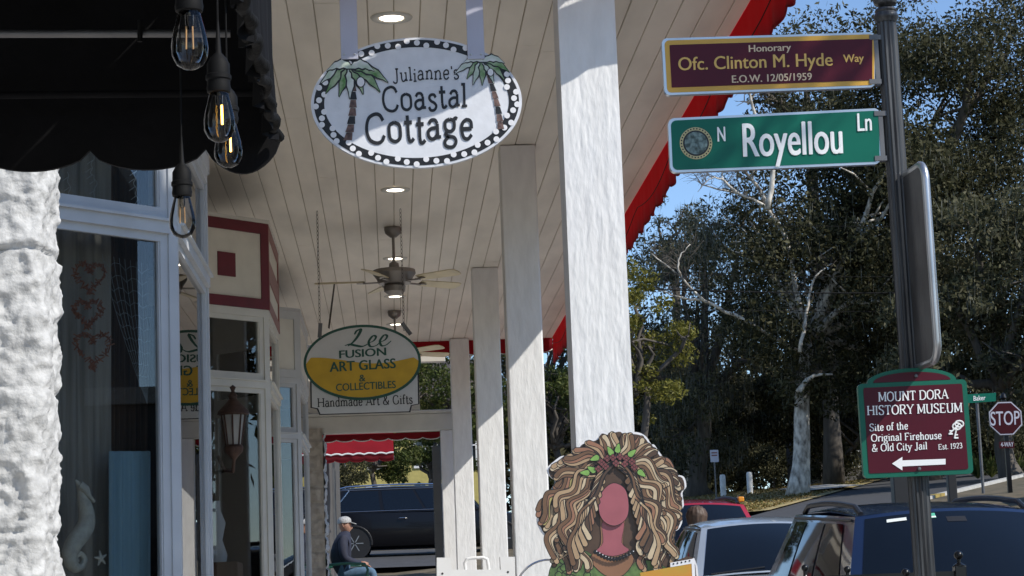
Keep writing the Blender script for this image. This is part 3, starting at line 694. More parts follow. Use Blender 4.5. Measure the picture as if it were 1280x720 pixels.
obj('post', MB().box((xp0, 28.74, g0), (xp1, 28.93, zb0-.003), 0, .01), 'paint', por)
obj('upper_rail', MB().box((-1.7, 28.74, P(540, 452, 28.74).z), (xp1-.1, 28.9, P(540, 443, 28.74).z), 0, .006), 'cream', por)
obj('end_panel', MB().box((-1.7, 28.78, zb1+.06), (P(524, 480, 28.8).x, 28.86, P(540, 453, 28.74).z-.01)), 'cream', por)
xa, xb = P(405, 545, 29.0).x, xp0
valance((xb, 29.0, 0), (xa, 29.0, 0), zb0+.0, zb0-.10, .24, 'valance', 'redcl2', por, amp=.03)
xd0 = P(542, 620, 28.9).x
sp = MB().box((xd0, 29.02, g0), (xp0-.003, 29.07, zb0-.2), 0, .006)
for zz in (1.2, 2.0): sp.box((xd0+.005, 29.012, g0+zz), (xp0-.005, 29.02, g0+zz+.015))
one('door_panel', sp, 'sgrey', 'dark grey door panel folded beside the far white post', 'door panel', (xd0, 29.0, g0))
#==PROPS==
# ------------------------------------------------------------------ ceiling lights and fans
lamp0 = None
for i, (px, py) in enumerate(((489, 8), (494, 234), (494, 322.6), (494, 371), (495, 406.6))):
    d = 3.57*F/(757 - py); c = P(px, py, d); c.z = CZ
    lab = ['lit round ceiling light above the oval cottage sign', 'lit round ceiling light just below the oval cottage sign',
           'lit round ceiling light behind the near fan rod', 'lit round ceiling light just under the near fan hub',
           'farthest lit round ceiling light above the yellow oval sign'][i]
    t = thing('ceiling_light', c, lab, 'ceiling light', 'recessed porch ceiling lights')
    obj('trim_ring', MB().lathe([(.075, -.004), (.082, -.012), (.125, -.010), (.13, -.002)], c, n=32), 'trimc', t, 'all')
    obj('lens', MB().lathe([(0, -.010), (.05, -.0095), (.074, -.006)], c, n=28), 'lamp', t, 'all')
def fan(c, rot, label):
    t = thing('ceiling_fan', c, label, 'ceiling fan', 'porch ceiling fans')
    obj('canopy', MB().lathe([(.0, -.10), (.03, -.098), (.075, -.06), (.085, -.02), (.08, -.003)], c, n=28), 'fanm', t, True)
    obj('downrod', MB().lathe([(.014, -.36), (.014, -.09)], c, n=12).lathe([(.012, -.40), (.05, -.385), (.045, -.35), (.016, -.33)], c, n=20), 'fanm', t, True)
    obj('motor', MB().lathe([(0, -.40), (.12, -.40), (.20, -.415), (.205, -.45), (.17, -.50), (.15, -.545), (.10, -.55), (0, -.552)], c, n=36), 'fanm', t, True)
    obj('switch_housing', MB().lathe([(.09, -.552), (.105, -.57), (.10, -.62), (.06, -.65), (0, -.655)], c, n=28), 'fanm', t, True)
    for k in range(5):
        a = R(rot + 72*k); d = Vector((math.cos(a), math.sin(a), 0)); s = Vector((-d.y, d.x, 0)); tl = Vector((0, 0, .10))
        ir = MB()
        ir.bar(c + d*.12 + Vector((0, 0, -.53)), c + d*.30 + Vector((0, 0, -.535)), .035, .012)
        ir.prism([c+d*.28+s*.045+Vector((0,0,-.528)), c+d*.36+s*.02+Vector((0,0,-.528)), c+d*.36-s*.02+Vector((0,0,-.536)), c+d*.28-s*.045+Vector((0,0,-.536))], (0, 0, .008))
        b_ = obj('blade', MB().prism([c + d*r_ + s*w_ + Vector((0, 0, -.523 - w_*.24)) for r_, w_ in ((.29, -.05), (.34, -.062), (.70, -.072), (.745, -.055), (.76, 0), (.745, .055), (.70, .072), (.34, .062), (.29, .05))], (0, 0, .008)), 'blade', t)
        obj('blade_iron', ir, 'fanm', b_)
    obj('pull_chain', MB().tube([c + Vector((.05, 0, -.64)), c + Vector((.052, 0, -.80))], .0025, 0, 6).lathe([(0, -.83), (.008, -.82), (.006, -.80), (0, -.797)], c + Vector((.052, 0, 0)), n=10), 'fanm', t)
    return t
d = 3.57*F/(757-283); fan(Vector((P(491, 283, d).x, d, CZ)), 34, 'near white-bladed ceiling fan hanging behind the yellow oval sign')
d = 3.57*F/(757-390); fan(Vector((P(493, 390, d).x, d, CZ)), 30, 'far ceiling fan mostly hidden behind the yellow oval sign')

# ------------------------------------------------------------------ oval cottage sign
D1 = 9.9
cs = P(521, 128, D1); rx = 135/F*D1; rz = 85.5/F*D1
os_ = thing('hanging_sign', cs, 'oval white sign with black polka dot border and painted palms', 'hanging sign')
back = [Vector((v.x, D1, v.z)) for v in ell(cs, rx, rz, 96)]
obj('board', MB().prism(back, (0, .03, 0), 0), 'signw', os_)
def ring(c, r1x, r1z, r2x, r2z, y, n=96, th=.001):
    mb = MB(); o = []
    for k in range(n):
        a = 2*math.pi*k/n
        mb.v += [(c.x+r1x*math.cos(a), y, c.z+r1z*math.sin(a)), (c.x+r2x*math.cos(a), y, c.z+r2z*math.sin(a))]
    for k in range(n):
        j = (k+1) % n; mb.f.append((2*k, 2*k+1, 2*j+1, 2*j)); mb.m.append(0)
    return mb
rg = ring(cs, rx*.972, rz*.965, rx*.875, rz*.85, D1-.0015); obj('border', rg, 'ink', os_)
dm = MB()
for k in range(62):
    a = 2*math.pi*(k+.3)/62; q = .925 if k % 3 == 0 else (.955 if k % 3 == 1 else .885)
    disc(dm, Vector((cs.x+rx*q*math.cos(a), D1-.0045, cs.z+rz*(q-.008)*math.sin(a))), .0145, .0145, 0, 14)
obj('polka_dots', dm, 'dot', os_)
lt = MB()
fit_text(lt, "Julianne's", (491, 103), (574, 98), 17, D1-.003, font='s', thick=.085, thin=.075, serif=.14, jitter=.05)
fit_text(lt, 'Coastal', (478, 140), (584, 134), 30, D1-.003, font='s', thick=.095, thin=.085, serif=.15, jitter=.04)
fit_text(lt, 'Cottage', (457, 180), (592, 173), 36, D1-.003, font='s', thick=.10, thin=.09, serif=.15, jitter=.04)
obj('lettering', lt, 'ink', os_)
def palm(px, py, bx, by, sc, seed, par):
    rs = random.Random(seed); mb = MB()
    # trunk of segments
    n = 9
    for k in range(n):
        t0, t1 = k/n, (k+.93)/n
        def pt(t, s): return P(px + (bx-px)*t + 6*math.sin(t*2.4)*sc + s*(2.6+1.2*t)*sc, py + (by-py)*t, D1-.0035 - .0002*k)
        q = [pt(t0, -.8), pt(t0, .8), pt(t1, 1.1), pt(t1, -1.1)]
        mb.prism(q, (0, .001, 0), 0 if k % 3 else 3)
    for k, a in enumerate((200, 228, 250, 268, 292, 318, 345, 160, 20)):
        L = (35 if k < 7 else 26)*sc*rs.uniform(.85, 1.1); a = R(a); m_ = 1 if rs.random() < .45 else 2
        spine = []
        for i in range(8):
            t = i/7; x = px + math.cos(a)*L*t; y = py - math.sin(a)*L*t*.6 - 10*sc*t*(1-t) + 9*sc*t*t
            spine.append((x, y))
        for lay, wd, mm in ((0, 6.2, 3), (1, 4.9, m_)):
            up_, dn = [], []
            for i, (x, y) in enumerate(spine):
                t = i/7; w_ = wd*sc*math.sin(math.pi*min(1, .12+.88*t))*.9*(1 if i % 2 else .72) + (.7*sc if lay == 0 else 0)
                tx, ty = math.cos(a), -math.sin(a)*.6; L2 = math.hypot(tx, ty); nx, ny = -ty/L2, tx/L2
                up_.append(P(x+nx*w_, y+ny*w_, D1-.0046-.0004*k-.0002*lay)); dn.append(P(x-nx*w_, y-ny*w_, D1-.0046-.0004*k-.0002*lay))
            mb.prism(up_ + dn[::-1], (0, .0001, 0), mm)
    disc(mb, P(px+9*sc, py+14*sc, D1-.010), .017*sc, .021*sc, 3); disc(mb, P(px+9*sc, py+14*sc, D1-.0108), .0135*sc, .0175*sc, 4)
    obj('painted_palm', mb, ['trunkb', 'frond', 'frondw', 'ink', 'dot'], par)
palm(439, 84, 429, 176, 1.32, 1, os_); palm(604, 76, 622, 162, 1.02, 2, os_)
for px in (437, 595):
    a = P(px, 70, D1); w_ = 22/F*D1
    st = MB().box((a.x-w_/2, D1-.016, a.z-.02), (a.x+w_/2, D1-.008, CZ-.02), 0, .002)
    s_ = obj('strap', st, 'strap', os_)
    bl = MB()
    for dx in (-.3, .3): bl.lathe([(0, .008), (.005, .007), (.006, .0)], Vector((a.x+dx*w_, D1-.016, a.z+.005)), (0, -1, 0), 10)
    obj('bolt', bl, 'silver', s_)

# ------------------------------------------------------------------ yellow oval art sign
D2 = 18.5
c2 = P(453, 453, D2)
ls = thing('hanging_sign', c2, 'yellow and white oval sign over a notched white board on chains', 'hanging sign')
bd = px_poly([(387, 440), (523, 436), (524.5, 505), (515, 507), (513, 515), (399, 518.5), (396, 511), (388, 509.5)], D2)
ce = sum(bd, Vector())/len(bd)
obj('backing_board', MB().prism([Vector((ce.x+(p.x-ce.x)*1.0, D2+.012, ce.z+(p.z-ce.z)*1.0)) for p in bd], (0, .02, 0), 0), 'ink', ls)
bo = obj('board_face', MB().prism([Vector((ce.x+(p.x-ce.x)*.972, D2+.009, ce.z+(p.z-ce.z)*.955)) for p in bd], (0, .002, 0), 0), 'leew', ls)
rx2, rz2 = 73.5/F*D2, 47.5/F*D2
def tilt(pts, c): return [Vector((p.x, p.y, p.z + (p.x-c.x)*0)) for p in pts]
obj('oval_rim', MB().prism(ell(c2, rx2, rz2, 72, D2-.012), (0, .018, 0), 0), 'dkgreen', ls)
obj('oval_face', MB().prism(ell(c2, rx2*.955, rz2*.93, 72, D2-.0145), (0, .002, 0), 0), 'leew', ls)
yl = []
for k in range(41):                                             # lower yellow field with a wavy top
    a = math.pi + math.pi*k/40
    yl.append(Vector((c2.x+rx2*.955*math.cos(a), D2-.0165, c2.z+rz2*.93*math.sin(a))))
up_ = []
for k in range(1, 24):
    t = 1-k/24; x = c2.x + rx2*.955*(2*t-1)
    up_.append(Vector((x, D2-.0165, c2.z + rz2*(.10*math.sin(t*5.6+1.2) + .06))))
obj('yellow_field', MB().prism(yl + up_, (0, .001, 0), 0), 'mustard', ls)
lt = MB()
fit_text(lt, 'FUSION', (424, 448), (483, 444), 9.5, D2-.018, bold=.028)
fit_text(lt, 'ART GLASS', (412, 465), (495, 460), 12, D2-.018, bold=.028)
fit_text(lt, '&', (449, 477), (457, 476.5), 8.5, D2-.018, bold=.02)
fit_text(lt, 'COLLECTIBLES', (420, 489), (495, 485), 9, D2-.018, bold=.022)
obj('lettering', lt, 'dkgreen', ls)
sc_ = MB()
def brush(mb, pts, w0, d, mi=0, n=10, z=0):
    q = cat(pts, n); pl = []; mn = []
    for i, p in enumerate(q):
        t = (q[min(i+1, len(q)-1)] - q[max(i-1, 0)]).normalized(); nn = Vector((-t.y, t.x, 0))
        w_ = w0*(.35+.65*abs(.75*t.y+.25*t.x)) * (.5 + .5*math.sin(math.pi*min(1, (i+1)/(len(q)))))
        a, b = p+nn*w_, p-nn*w_; pl.append(P(a.x, a.y, d-z)); mn.append(P(b.x, b.y, d-z))
    o = len(mb.v); mb.v += [tuple(v) for v in pl] + [tuple(v) for v in mn]; n_ = len(pl)
    for i in range(n_-1): mb.f.append((o+i, o+i+1, o+n_+i+1, o+n_+i)); mb.m.append(mi)
brush(sc_, [(443, 418), (446, 413.5), (451, 412), (448, 419), (442, 427), (435, 432.5)], 2.4, D2-.018, z=.0003)
brush(sc_, [(431, 432), (437, 430.5), (445, 432), (453, 433), (460, 430)], 2.3, D2-.018)
brush(sc_, [(460, 429), (467, 426), (470, 421), (466, 420), (461, 427), (463, 433), (470, 432), (475, 428)], 1.9, D2-.018, z=.0006)
brush(sc_, [(474, 428), (481, 425), (484, 420), (480, 419), (475, 426), (477, 432), (483, 431), (489, 426)], 1.9, D2-.018, z=.0012)
obj('script_lettering', sc_, 'dkgreen', ls)
lt = MB(); fit_text(lt, 'Handmade Art & Gifts', (397, 509), (516, 504.5), 11, D2+.006, font='s', thick=.115, thin=.06, serif=.16)
obj('board_lettering', lt, 'ink', bo)
def chain(a, b, mb, r=.012, w=.0028):
    a = Vector(a); b = Vector(b); L = (b-a).length; n = int(L/(r*3.0)); d = (b-a).normalized(); x = d.orthogonal().normalized(); y = d.cross(x)
    for k in range(n):
        c = a + (b-a)*((k+.5)/n); s = x if k % 2 else y
        mb.tube([c + d*(r*1.8*math.cos(t)) + s*(r*.8*math.sin(t)) for t in [2*math.pi*i/8 for i in range(9)]], w, 0, 4, False)
dz = P(400, 255, D2).z
for px, py in ((400, 415), (505, 413)):
    ch = MB(); a = P(px, py, D2); chain((a.x, D2, CZ-.03), (a.x, D2, a.z), ch); obj('chain', ch, 'chain', ls)
ch = MB(); a = P(418, 352, 3.57*F/(757-352)); chain((a.x, a.y, CZ-.01), P(411, 410, D2+.02), ch); obj('chain', ch, 'chain', ls)
for px, py, an in ((400, 413, 5), (508, 411, -35)):
    m4 = Matrix.Translation(P(px, py, D2-.02)) @ Matrix.Rotation(R(an), 4, 'Y')
    obj('bracket', MB().obox(m4, .035, .02, .13), 'steel', ls)

# ------------------------------------------------------------------ street name pole
DP = 8.2
pb = P(1156, 720, DP); pt = P(1107, 14, DP); cx = (pb.x+pt.x)/2; gz = .05*DP
tilt_x = (pt.x - pb.x)/(pt.z - pb.z)
def pole_c(z): return Vector((pb.x + tilt_x*(z - pb.z), DP, z))
poleT = thing('street_sign_pole', pole_c(gz), 'fluted black street sign pole with weathered paint', 'sign pole')
mb = MB(); nF = 14
rings_ = []
for z, r_ in ((gz+.5, .0425), (P(1107, 23, DP).z-.02, .0415)):
    c = pole_c(z); o = len(mb.v)
    for k in range(nF*4):
        a = 2*math.pi*k/(nF*4); rr = r_*(1 - .12*(.5+.5*math.cos(a*nF))); mb.v.append((c.x+rr*math.cos(a), c.y+rr*math.sin(a), z))
for k in range(nF*4): mb.f.append((k, (k+1) % (nF*4), nF*4+(k+1) % (nF*4), nF*4+k)); mb.m.append(0)
obj('shaft', mb, 'pole', poleT)
tz = P(1107, 20, DP).z; tc_ = pole_c(tz)
obj('collar', MB().lathe([(.042, -.03), (.045, -.02), (.051, -.012), (.051, 0), (.046, .008), (.042, .014), (.046, .02), (.040, .03), (.02, .036)], tc_, n=32), 'pole', poleT, True)
obj('finial', MB().lathe([(.02, .036), (.045, .05), (.055, .085), (.045, .12), (.015, .15), (0, .155)], tc_, n=24), 'pole', poleT, True)
obj('base', MB().lathe([(.16, 0), (.16, .06), (.12, .10), (.09, .30), (.07, .44), (.0475, .5)], pole_c(gz), n=28), 'pole', poleT, True)

def sign_plate(name, corners, d, label, frame_m, th=.03):
    """corners TL TR BR BL in photo pixels on the plane y = d -> local (u, v) mapper"""
    TL, TR, BR, BL = [P(x, y, d) for x, y in corners]
    def q(u, v, y=0.0):
        a = TL.lerp(TR, u); b = BL.lerp(BR, u); p = b.lerp(a, v); return Vector((p.x, p.y + y, p.z))
    W_ = (TR-TL).length; H_ = (TL-BL).length
    def rr(x0, x1, z0, z1, r, y, n=6):
        return [q(p.x/W_, p.z/H_, y) for p in rrect(x0*W_, x1*W_, z0*H_, z1*H_, r, 0, n)]
    t = thing(name, q(.5, 0), label, 'street sign')
    return t, q, rr, W_, H_
DS = DP - .02
t, q, rr, W_, H_ = sign_plate('street_name_sign', ((827, 48), (1094, 40), (1094, 109), (831, 119)), DS, 'maroon and gold honorary street name sign, upper one on the fluted pole', 'silver')
obj('frame', MB().prism(rr(0, 1, 0, 1, .022, 0), (0, .03, 0), 0), 'silver', t)
obj('gold_border', MB().prism(rr(.012, .996, .04, .96, .019, -.002), (0, .002, 0), 0), 'gold', t)
obj('panel', MB().prism(rr(.034, .985, .125, .875, .004, -.004), (0, .002, 0), 0), 'bmar', t)
lt = MB(); dl = DS-.0055
fit_text(lt, 'Honorary', (936, 65), (989, 63), 8.5, dl, 1, bold=.02)
fit_text(lt, 'Ofc. Clinton M. Hyde', (848, 88), (1041, 82), 16, dl, 0, bold=.014)
fit_text(lt, 'Way', (1054, 78), (1080, 77), 9.5, dl, 0, bold=.02)
fit_text(lt, 'E.O.W. 12/05/1959', (915, 103.5), (1015, 100), 9, dl, 1, bold=.02)
obj('lettering', lt, ['goldt', 'tan'], t)
br = MB()
for v in (.1, .9): br.obox(Matrix.Translation(q(1.0, v, .012)), .05, .035, .02)
br.obox(Matrix.Translation(q(1.008, .5, .012)), .018, .03, H_*.9)
obj('bracket', br, 'steel', t)
t, q, rr, W_, H_ = sign_plate('street_name_sign', ((835, 148), (1100, 135), (1101, 205), (838, 216)), DS, 'green street name sign with round town seal, lower one on the fluted pole', 'silver')
obj('frame', MB().prism(rr(0, 1, 0, 1, .026, 0), (0, .03, 0), 0), 'silver', t)
obj('panel', MB().prism(rr(.012, .994, .045, .955, .022, -.002), (0, .002, 0), 0), 'sgreen', t)
lt = MB()
fit_text(lt, 'N', (897, 177), (907, 176.5), 18, dl, bold=.022)
fit_text(lt, 'Royellou', (929, 196), (1054, 191.5), 41, dl, bold=.022)
fit_text(lt, 'Ln', (1072, 164), (1090, 163), 22, dl, bold=.02)
obj('lettering', lt, 'white', t)
sc0 = P(870, 179, DS-.004); r_ = 21/F*DP
sl = MB(); disc(sl, sc0, r_, r_, 0, 32); disc(sl, sc0+Vector((0, -.001, 0)), r_*.80, r_*.80, 1, 32); disc(sl, sc0+Vector((0, -.002, 0)), r_*.70, r_*.70, 2, 32)
for k in range(30):
    a = 2*math.pi*k/30; disc(sl, sc0+Vector((r_*.90*math.cos(a), -.002, r_*.90*math.sin(a))), r_*.05, r_*.05, 1, 6)
obj('seal', sl, ['seal', 'ink', 'sealdk'], t)
br = MB()
for v in (.1, .9): br.obox(Matrix.Translation(q(1.0, v, .012)), .05, .035, .02)
br.obox(Matrix.Translation(q(1.006, .5, .012)), .018, .03, H_*.9)
obj('bracket', br, 'steel', t)
# sign seen nearly edge-on behind the pole
a = P(1133, 330, DP); ang = R(-87)
t = thing('sign_panel', a, 'tall weathered grey sign panel seen nearly edge on behind the pole', 'sign panel')
dv = Vector((math.cos(ang), math.sin(ang), 0)); nv = Vector((-dv.y, dv.x, 0))
H0, H1 = P(1180, 452, DP-.2).z, P(1160, 208, DP-.2).z
w_ = .31
def spl(s0, s1, z0, z1, r_, off):
    return [Vector((a.x+.02, DP+.02, 0)) + dv*(p.x) + nv*off + Vector((tilt_x*(p.z-a.z), 0, p.z)) for p in rrect(s0, s1, z0, z1, r_, 0, 6)]
obj('panel', MB().prism(spl(0, w_, H0, H1, .07, 0), nv*-.022, 0), 'signback', t)
mb = MB(); mb.tube(spl(0, w_, H0, H1, .07, -.011) + [spl(0, w_, H0, H1, .07, -.011)[0]], .016, 0, 8, False); obj('edge_frame', mb, 'silver', t, 'all')
mb = MB()
for zz in (.25, .75): mb.bar(Vector((a.x+.03, DP+.02, H0+(H1-H0)*zz)) , Vector((a.x+.03, DP+.02, H0+(H1-H0)*zz))+dv*.2, .02, .03)
obj('bracket', mb, 'steel', t)

# museum direction sign
DM = DP - .075
t, q, rr, W_, H_ = sign_plate('museum_sign', ((1072, 480), (1208, 474), (1217, 592), (1080, 598)), DM, 'maroon museum direction sign with green border and white arrow', 'mgreen')
obj('board', MB().prism(rr(0, 1, 0, 1, .018, 0), (0, .025, 0), 0), 'mgreen', t)
ar = []
for k in range(25):
    b_ = math.pi*k/24; ar.append(q(.5-.41*math.cos(b_), 1.0+.145*math.sin(b_), .004))
obj('arch', MB().prism(ar, (0, .02, 0), 0), 'mgreen', t)
ar = []
for k in range(25):
    b_ = math.pi*k/24; ar.append(q(.5-.355*math.cos(b_), 1.005+.098*math.sin(b_), .001))
obj('arch_panel', MB().prism(ar, (0, .003, 0), 0), 'mmar', t)
obj('panel', MB().prism(rr(.048, .955, .048, .955, .008, -.002), (0, .002, 0), 0), 'mmar', t)
lt = MB(); dl = DM-.004; kw = dict(font='s', thick=.13, thin=.055, serif=.15)
fit_text(lt, 'MOUNT DORA', (1098, 502), (1186, 498), 11.5, dl, **kw)
fit_text(lt, 'HISTORY MUSEUM', (1084, 519), (1203, 515), 11.5, dl, **kw)
kw = dict(font='s', thick=.12, thin=.06, serif=.14)
fit_text(lt, 'Site of the', (1087, 539), (1135, 536.5), 9, dl, **kw)
fit_text(lt, 'Original Firehouse', (1089, 552), (1177, 548.5), 9, dl, **kw)
fit_text(lt, '& Old City Jail', (1090, 564.5), (1159, 561.5), 9, dl, **kw)
fit_text(lt, 'Est. 1923', (1173, 562), (1203, 560), 6.5, dl, **kw)
lt.prism(px_poly([(1115, 579.5), (1128, 571), (1128, 575.5), (1182, 573.5), (1182, 580.5), (1128, 583), (1128, 588)], dl), (0, .001, 0), 0)
# crossed keys
for kx, ky, ex, ey in ((1199, 530, 1186, 543), (1196, 533, 1193, 548)):
    kc = P(kx, ky, dl)
    lt.tube([Vector((kc.x+.017*math.cos(b_), dl, kc.z+.013*math.sin(b_))) for b_ in [2*math.pi*i/14 for i in range(15)]], .0032, 0, 6, False)
    e = P(ex, ey, dl); lt.tube([kc, e], .0032, 0, 6)
    lt.obox(Matrix.Translation(e + Vector((.008, 0, .002))), .016, .003, .006); lt.obox(Matrix.Translation(e + Vector((.009, 0, .014))), .012, .003, .005)
obj('lettering', lt, 'white', t)
mb = MB()
for x, y in ((1145, 470), (1149, 586)): mb.lathe([(0, .008), (.006, .007), (.008, .0)], P(x, y, DM-.002), (0, -1, 0), 12)
obj('bolt', mb, 'steel', t)

# ------------------------------------------------------------------ curly hair photo cutout
DC = 9.45
oc = [(671,648),(676,640),(688,630),(689,612),(694,602),(686,594),(684,585),(692,577),(702,570),(710,571),(716,578),(722,572),(716,564),(722,559),
      (727,553),(738,550),(748,546),(752,539),(760,541),(768,538),(776,537),(782,543),(790,540),(800,541),(808,546),(814,555),(818,556),(825,566),(833,577),
      (845,592),(855,596),(858,608),(853,616),(855,632),(850,640),(853,651),(848,662),(838,668),(837,690),(845,702),(868,698),(870,740),(830,800),(830,960),(690,960),(690,800),
      (684,740),(690,715),(696,708),(694,690),(690,676),(679,668),(673,658)]
cz0 = .05*DC
oc = [(x, y) for x, y in oc]
ctr = P(768, 640, DC)
cut = thing('photo_cutout', Vector((ctr.x, DC, cz0)), 'flat board cutout of a woman with big curly brown hair and a blank face', 'cutout board')
def smooth_poly(pts, n=3):
    p = pts + pts[:1]; out = []
    L = len(pts)
    for i in range(L):
        a, b, c, d_ = [Vector((*pts[(i+k-1) % L], 0)) for k in range(4)]
        for k in range(n):
            t_ = k/n; v = .5*((2*b)+(c-a)*t_+(2*a-5*b+4*c-d_)*t_*t_+(3*b-3*c+d_-a)*t_**3); out.append((v.x, v.y))
    return out
so_ = smooth_poly(oc)
bpoly = px_poly(so_, DC)
for p in bpoly: p.z = max(p.z, cz0)
obj('board', MB().prism(bpoly, (0, .02, 0), 0), 'dot', cut)
mx_, my_ = 768, 650
ink = [(mx_+(x-mx_)*.975, my_+(y-my_)*.975) for x, y in so_ if y < 790]
ip = px_poly(ink, DC-.0015); obj('print_ground', MB().prism(ip, (0, .001, 0), 0), 'hdk', cut)
hb = MB(); hm = ['ink', 'htan', 'hbrown', 'hdk', 'hcream', 'holive', 'hrust', 'facelow', 'face', 'leafp', 'berry', 'dress', 'dot']
lay = [0]
def ribbon(pts, wfn, mi, outl=1.05):
    lay[0] += 1; z = .003 + .00006*lay[0]
    q = cat(pts, 5); n = len(q)
    for k_, (extra, m_, dz_) in enumerate(((outl, 0, 0), (0, mi, .00003))):
        L_, R_ = [], []
        for i, p in enumerate(q):
            t_ = i/(n-1); tg = q[min(i+1, n-1)] - q[max(i-1, 0)]; tg = tg.normalized() if tg.length > 1e-6 else Vector((0, 1, 0)); nn = Vector((-tg.y, tg.x, 0))
            w_ = wfn(t_) + extra
            a, b = p + nn*w_, p - nn*w_; L_.append(P(a.x, a.y, DC-z-dz_)); R_.append(P(b.x, b.y, DC-z-dz_))
        e = q[-1]; tg = (q[-1]-q[-2]).normalized(); nn = Vector((-tg.y, tg.x, 0)); w_ = wfn(1) + extra
        arc = [e + nn*w_*math.cos(math.pi*i/8) + tg*w_*math.sin(math.pi*i/8) for i in range(9)]
        o = len(hb.v); hb.v += [tuple(v) for v in L_ + R_]
        for i in range(n-1): hb.f.append((o+i, o+i+1, o+n+i+1, o+n+i)); hb.m.append(m_)
        o = len(hb.v); hb.v += [tuple(P(p.x, p.y, DC-z-dz_)) for p in arc]
        hb.f.append(tuple(range(o, o+9))); hb.m.append(m_)
def blob(pts, mi, outl=.8):
    lay[0] += 1; z = .003 + .00006*lay[0]
    cxx = sum(p[0] for p in pts)/len(pts); cyy = sum(p[1] for p in pts)/len(pts)
    s_ = smooth_poly(pts, 4)
    if outl:
        big = [(x + outl*(x-cxx)/max(1e-6, math.hypot(x-cxx, y-cyy)), y + outl*(y-cyy)/max(1e-6, math.hypot(x-cxx, y-cyy))) for x, y in s_]
        o = len(hb.v); hb.v += [tuple(P(x, y, DC-z)) for x, y in big]; hb.f.append(tuple(range(o, o+len(big)))); hb.m.append(0)
    o = len(hb.v); hb.v += [tuple(P(x, y, DC-z-.00003)) for x, y in s_]; hb.f.append(tuple(range(o, o+len(s_)))); hb.m.append(mi)
rs = random.Random(11)
hues = [1, 2, 4, 1, 3, 2, 1, 4, 6, 2]
# dress and shoulders first
blob([(690,706),(712,692),(735,690),(760,715),(780,715),(800,700),(830,708),(838,725),(830,790),(700,790),(686,740)], 11)
for k in range(14):
    x, y = 697+rs.random()*40, 700+rs.random()*40; blob([(x-4, y), (x, y-4), (x+4, y), (x, y+4)], 11, 1.0)
blob([(752,640),(780,640),(779,680),(792,698),(782,716),(768,722),(752,716),(738,698),(751,680)], 7)
blob([(754,650),(779,650),(777,678),(786,688),(766,695),(746,689),(754,678)], 8)
tips = [(676,646),(682,660),(692,588),(694,606),(694,630),(700,578),(720,562),(736,553),(752,547),(768,543),(784,546),(800,547),(812,560),
        (828,577),(842,597),(852,606),(848,624),(850,646),(842,660),(834,640),(832,668),(834,690),(838,706),(826,714),(814,712),(802,712),(698,690),(698,708),(710,714),(722,712),(734,712),(716,690),(705,668),(820,690)]
tips.sort(key=lambda p: -abs(p[1]-560))
tips = [(768+(x-768)*1.015, 628+(y-628)*1.005) for x, y in tips]
tips += [(674, 652), (695, 598), (706, 572), (790, 545), (846, 610), (850, 634), (846, 652), (836, 676), (840, 698), (693, 672), (692, 700), (820, 566)]
inner = [(768+(x-768)*.78, 592+(y-592)*.84) for x, y in tips if y > 600 and abs(x-768) > 44][::2]
for (tx, ty) in tips + inner:
    left = tx < 768; sg_ = -1 if left else 1
    if ty < 600: sx, sy = 768 + (tx-768)*rs.uniform(.22, .38), 575 + rs.uniform(-3, 4)
    elif ty < 672: sx, sy = 768 + sg_*rs.uniform(4, 12), 580 + rs.uniform(0, 6)
    else: sx, sy = (742 + rs.uniform(-18, 2), 618 + rs.uniform(-8, 16)) if left else (790 + rs.uniform(-2, 18), 618 + rs.uniform(-8, 16))
    L_ = math.hypot(tx-sx, ty-sy); nx, ny = -(ty-sy)/L_, (tx-sx)/L_
    ph = rs.uniform(0, 6.3); wl = rs.uniform(38, 52); amp = min(6.0, L_*.085); bow = -sg_*L_*(.17 if ty > 600 else -.04)*rs.uniform(.6, 1.2)
    ns = 3 if L_ > 24 else 2; c0 = rs.randrange(10)
    for j in range(ns):
        jo = (j-(ns-1)/2); pts = []; lim = 1 - .035*abs(jo); N_ = 13
        for i in range(N_):
            t_ = lim*i/(N_-1); s_ = t_*L_
            off = amp*math.sin(s_/wl*6.283+ph)*min(1, t_*3) + bow*math.sin(t_*math.pi) + jo*(1.5+3.3*math.sin(math.pi*min(1, t_**.85))**.9)
            pts.append((sx+(tx-sx)*t_+nx*off, sy+(ty-sy)*t_+ny*off))
        ribbon(pts, lambda t_: 1.25 + 1.5*t_**1.5, 5 if (left and tx < 690 and j == 0) else (1, 2, 4, 3, 1, 6, 2, 4, 1, 2)[(c0+j) % 10], .95)
# face and neckline again on top of the side hair
blob([(749,626),(755,612),(767,604),(780,610),(785,624),(785,642),(779,652),(768,657),(757,653),(750,643)], 8)
for s in (-1, 1):                          # fringe parted in the middle
    for j in range(14):
        jj = j if j < 9 else (j-9)*1.6
        sx, sy = 773 + s*jj*.6, 577 + jj*.4; ex, ey = (773 + s*(14+jj*2.3+(8 if s < 0 else 0)), 602 + jj*8.5)
        if j >= 9: sx, sy, ex, ey = 769 + s*(25+2*(j-9)), 622+2*(j-9), 767 + s*(33+5*(j-9)), 672+8*(j-9)
        pts = []
        for i in range(9):
            t_ = i/8; off = s*(8*math.sin(t_*math.pi) + 2.6*math.sin(t_*math.pi*3.4))
            pts.append((sx+(ex-sx)*t_+off, sy+(ey-sy)*t_-5*math.sin(t_*math.pi)))
        ribbon(pts, lambda t_: 1.2+1.9*t_*t_, hues[(j*3+(s > 0)) % len(hues)])
for k in range(13):                        # necklace beads
    t_ = k/12; x = 744+46*t_; y = 690+9*math.sin(t_*math.pi); blob([(x-2, y), (x, y-2.6), (x+2, y), (x, y+2.6)], 0, .6); blob([(x+1.2, y-1), (x+1.9, y-1.7), (x+2.6, y-1), (x+1.9, y-.3)], 12, 0)
